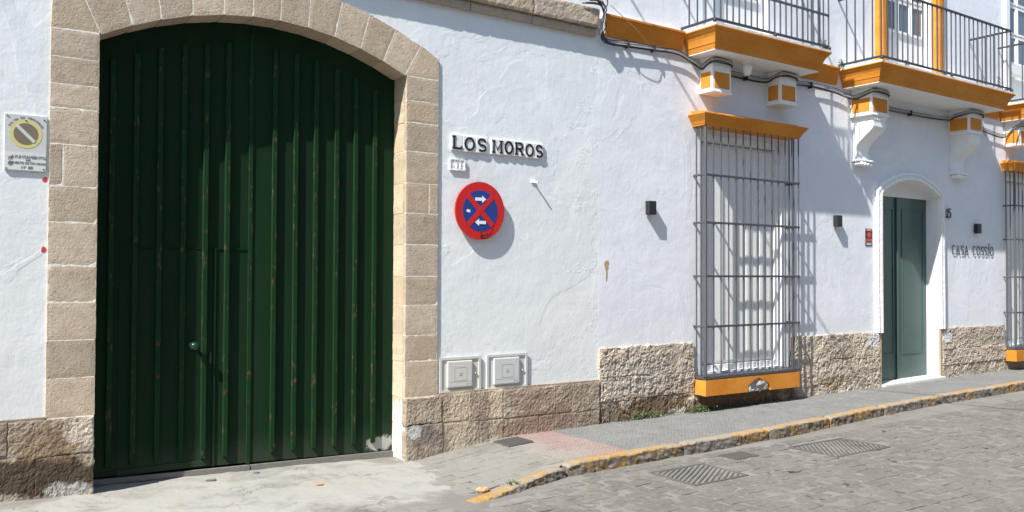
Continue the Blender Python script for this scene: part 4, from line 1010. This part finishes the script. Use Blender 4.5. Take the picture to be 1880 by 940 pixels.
bm = wall_bm(-14, 26, -.6, 8.2, fh, 9.5, 9.75, 15)
for v in bm.verts: v.co.y = -v.co.y
obj('wall', bm, simple('pale_render', (.52, .53, .55), .9, 0, .08, 3, .006, 30), FH)
for (a_, b_, c_, d_) in fh:
    wn = obj('window', box(a_-.01, b_+.01, -9.80, -9.70, c_-.01, d_+.01), 'teal', FH)
    for q in (0, 1): obj('pane', box(lerp(a_, b_, q/2)+.06, lerp(a_, b_, (q+1)/2)-.06, -9.6995, -9.69, c_+.3, d_-.08), 'glass', wn)
    obj('sill', box(a_-.06, b_+.06, -9.499, -9.42, c_-.09, c_), 'cornice_stone', FH)
obj('cornice', box(-14, 26, -9.499, -9.30, 7.9, 8.2), 'cornice_stone', FH)
obj('wire_hook', cyl(bmesh.new(), (6.96, -9.499, 7.2), (6.96, -9.38, 7.2), .02), 'iron', FH)

# ------------------------------------------------------------------ drain grates and cover
def grate(x0, x1, y0, y1, lab, ang=.62):
    z = zr((x0+x1)/2)+.003
    t = thing('drain_grate', lab, 'drain grate', ((x0+x1)/2, (y0+y1)/2, z), 'drain grates in the road')
    bm = bmesh.new()
    for a in ((x0, x1, y0, y0+.03), (x0, x1, y1-.03, y1), (x0, x0+.03, y0+.03, y1-.03), (x1-.03, x1, y0+.03, y1-.03)): bx(bm, a[0], a[1], a[2], a[3], z-.04, z, bev=.002)
    obj('frame', bm, 'grate', t)
    obj('pit', box(x0+.031, x1-.031, y0+.031, y1-.031, z-.05, z-.016), 'grate_dark', t)
    k = 0; xa, xb, ya, yb = x0+.032, x1-.032, y0+.032, y1-.032
    dx, dy = math.cos(ang), math.sin(ang); nxn, nyn = -dy, dx; c0 = Vector(((xa+xb)/2, (ya+yb)/2)); R_ = 1.2
    s = -R_
    while s < R_:
        p = c0+Vector((nxn, nyn))*s; lo, hi = -9, 9
        for (o_, d_, l_, h_) in ((p.x, dx, xa, xb), (p.y, dy, ya, yb)):
            t0, t1 = sorted(((l_-o_)/d_, (h_-o_)/d_)); lo, hi = max(lo, t0), min(hi, t1)
        if hi-lo > .04:
            lo += .012; hi -= .012
            a, b = p+Vector((dx, dy))*lo, p+Vector((dx, dy))*hi; ww = .0075; nv = Vector((nxn, nyn))*ww
            bm = bmesh.new(); top = [bm.verts.new((q.x, q.y, z+.001)) for q in (a-nv, b-nv, b+nv, a+nv)]; bot = [bm.verts.new((q.x, q.y, z-.015)) for q in (a-nv*1.15, b-nv*1.15, b+nv*1.15, a+nv*1.15)]
            bm.faces.new(top)
            for i in range(4): bm.faces.new((top[i], top[(i+1) % 4], bot[(i+1) % 4], bot[i]))
            obj('ridge', bm, 'grate', t)
        s += .042
grate(*GRB[0], 'slanted ridge iron drain grate in the road below the red tiles', ang=.56)
grate(*GRB[1], 'wide iron drain grate in the road facing the barred window', ang=.80)
def cover(x0, x1, y0, y1, zf, lab, n, name='access_cover', slope=0):
    t = thing(name, lab, 'cover', ((x0+x1)/2, (y0+y1)/2, zf), None)
    bm = bmesh.new(); bx(bm, x0, x1, y0, y1, zf-.03, zf, bev=.002); 
    if slope:
        for v in bm.verts: v.co.z += slope*(v.co.x-(x0+x1)/2)
    pl_ = obj('lid', bm, 'grate', t)
    bm = bmesh.new()
    for i in range(n):
        for j in range(n):
            xx, yy = lerp(x0, x1, (i+.5)/n), lerp(y0, y1, (j+.5)/n); s = (x1-x0)/n*.28
            bx(bm, xx-s, xx+s, yy-s, yy+s, zf-.001+slope*(xx-(x0+x1)/2), zf+.005+slope*(xx-(x0+x1)/2))
    obj('stud_pattern', bm, 'grate', pl_, False, 'stuff')
cover(4.65, 4.94, -.42, -.14, zs(4.8, -.3)+.006, 'small studded metal cover in the red pavement tiles', 9, slope=(zs(4.94, -.3)-zs(4.65, -.3))/.29)
cover(6.29, 6.63, -1.78, -1.55, zr(6.45)+.004, 'small dark metal cover in the road against the kerb', 7)

# ------------------------------------------------------------------ weeds, debris
def weed(x, y, z, n, sx, sy, h, seed, lab, blade=False, lie=None):
    r = random.Random(seed); bm = bmesh.new()
    for i in range(n):
        bx0, by0 = x+r.gauss(0, sx*.5), y-abs(r.gauss(0, sy*.5)); a = r.uniform(0, 6.28); L = h*r.uniform(.4, 1.0)
        if blade:
            tip = Vector((math.cos(a)*L*.7, math.sin(a)*L*.7, L)); wv = Vector((-math.sin(a), math.cos(a), 0))*.005
            b0 = Vector((x+r.gauss(0, .012), y+r.gauss(0, .012), z)); md = b0+tip*.5+Vector((0, 0, .2*L))
            v = [bm.verts.new(q) for q in (b0-wv, b0+wv, md+wv, md-wv)]; bm.faces.new(v); bm.faces.new((v[3], v[2], bm.verts.new(b0+tip)))
        else:
            k = r.uniform(0, 1); c_ = Vector((bx0, by0, z+L*k)); s = r.uniform(.006, .016)
            d1 = Vector((r.gauss(0, 1), r.gauss(0, 1), r.gauss(0, .6))).normalized(); d2 = d1.cross(Vector((r.gauss(0, 1), r.gauss(0, 1), 1))).normalized()
            v = [bm.verts.new(c_+q) for q in (-d1*s, d2*s*.55, d1*s, -d2*s*.55)]; bm.faces.new(v)
    if not blade and h > .105:
        for q in range(4): tube(bm, [(x+.002*q, y, z-.004), (x+r.gauss(0, sx*.3), y-.01, z+h*.9)], .0022, 5)
    tag(obj('weed', bm, 'leaf', None, False, None if (blade or h > .105) else 'stuff'), lab, 'weed')
weed(6.75, -.05, zs(6.75), 420, .42, .05, .10, 1, 'low green weeds at the foot of the damp rough plinth')
weed(7.62, -.06, zs(7.6), 420, .22, .10, .10, 2, 'green weeds growing under the near end of the ochre window sill')
weed(8.4, -.06, zs(8.4), 420, .9, .07, .07, 3, 'low moss and weeds in the shade beneath the window sill')
wx, wy = G(940, 893, -.13); weed(wx, wy-.02, zr(wx)-.005, 60, .03, .03, .09, 4, 'grass tuft growing from the sloping end of the kerb', True)
r_ = random.Random(3)
for i, (x, y, h, lab) in enumerate(((9.52, -.46, .16, 'yellow green weed on the far corner of the close barred balcony'), (10.44, -.08, .12, 'dark weed on the ledge between the two balconies'), (11.2, -.57, .12, 'small weed in the wide balcony ledge below the ochre pilaster'), (12.2, -.57, .11, 'tiny weed halfway along the wide balcony ledge'), (13.8, -.56, .26, 'tall weed at the far corner of the wide balcony'))):
    weed(x, y, 4.478, 90, .06, .03, h, 20+i, lab)
bm = bmesh.new(); rr = random.Random(9)
for i in range(420):
    X, Y = rr.uniform(6.0, 12.5), rr.uniform(-4.2, -1.9)
    if nz(X, Y, 5, 1.2) < .12 or in_grate(X, Y): continue
    a = round((Y+1.5)/.138)*.138-1.5+.069+.03*math.sin(X*.5)
    for q in range(5):
        c_ = Vector((X+rr.gauss(0, .02), a+rr.gauss(0, .004), zr(X)-.004)); an = rr.uniform(0, 6.28); L = rr.uniform(.008, .022)
        t_ = c_+Vector((math.cos(an)*L*.6, math.sin(an)*L*.4, L)); wv = Vector((.003, .001, 0)); bm.faces.new([bm.verts.new(v) for v in (c_-wv, c_+wv, t_)])
gs = obj('joint_grass', bm, 'leaf', None, False, 'stuff'); gs['label'] = 'short grass in the joints between the road setts'; gs['category'] = 'grass'
sx_, sy_ = G(885, 899, -.14)
bm = bmesh.new(); bmesh.ops.create_icosphere(bm, subdivisions=3, radius=1, matrix=Matrix.Translation((sx_, sy_, zr(sx_)+.015)) @ Matrix.Diagonal((.055, .03, .024, 1)))
for v in bm.verts: v.co += Vector((.012*nz(v.co.x, v.co.y, v.co.z, 18), .008*nz(v.co.x, v.co.y, v.co.z+3, 18), .010*nz(v.co.x, v.co.y, v.co.z+7, 22)))
tag(obj('broken_kerb_piece', bm, simple('orange_painted_stone', (.60, .33, .16), .85, 0, .25, 40, .006)), 'orange painted stone fragment at the low end of the kerb', 'stone')
for px, py, L, mt, lab in ((387, 887, .045, 'plate_ink', 'dark flattened spot of debris on the cement before the wicket'), (470, 870, .03, 'plate_ink', 'small grey scrap lying close to the gate threshold'), (587, 890, .035, 'dry_leaf', 'orange dry leaf on the cement forecourt')):
    X, Y = G(px, py, -.12); z = ground_z(X, Y)+.006
    bm = bmesh.new(); P = [(X+L*math.cos(a)*(1+.25*nz(a, px, 0, 1.3)), Y+L*.75*math.sin(a)*(1+.25*nz(a, py, 3, 1.3))) for a in [k*.63 for k in range(10)]]
    top = [bm.verts.new((x, y, z+.003+.004*nz(x, y, 1, 30))) for x, y in P]; bot = [bm.verts.new((x, y, z)) for x, y in P]; bm.faces.new(top); bm.faces.new(bot[::-1])
    for i in range(10): bm.faces.new((top[i], bot[i], bot[(i+1) % 10], top[(i+1) % 10]))
    tag(obj('dry_leaf' if mt == 'dry_leaf' else 'litter_scrap', bm, mt), lab, 'leaf' if mt == 'dry_leaf' else 'litter')
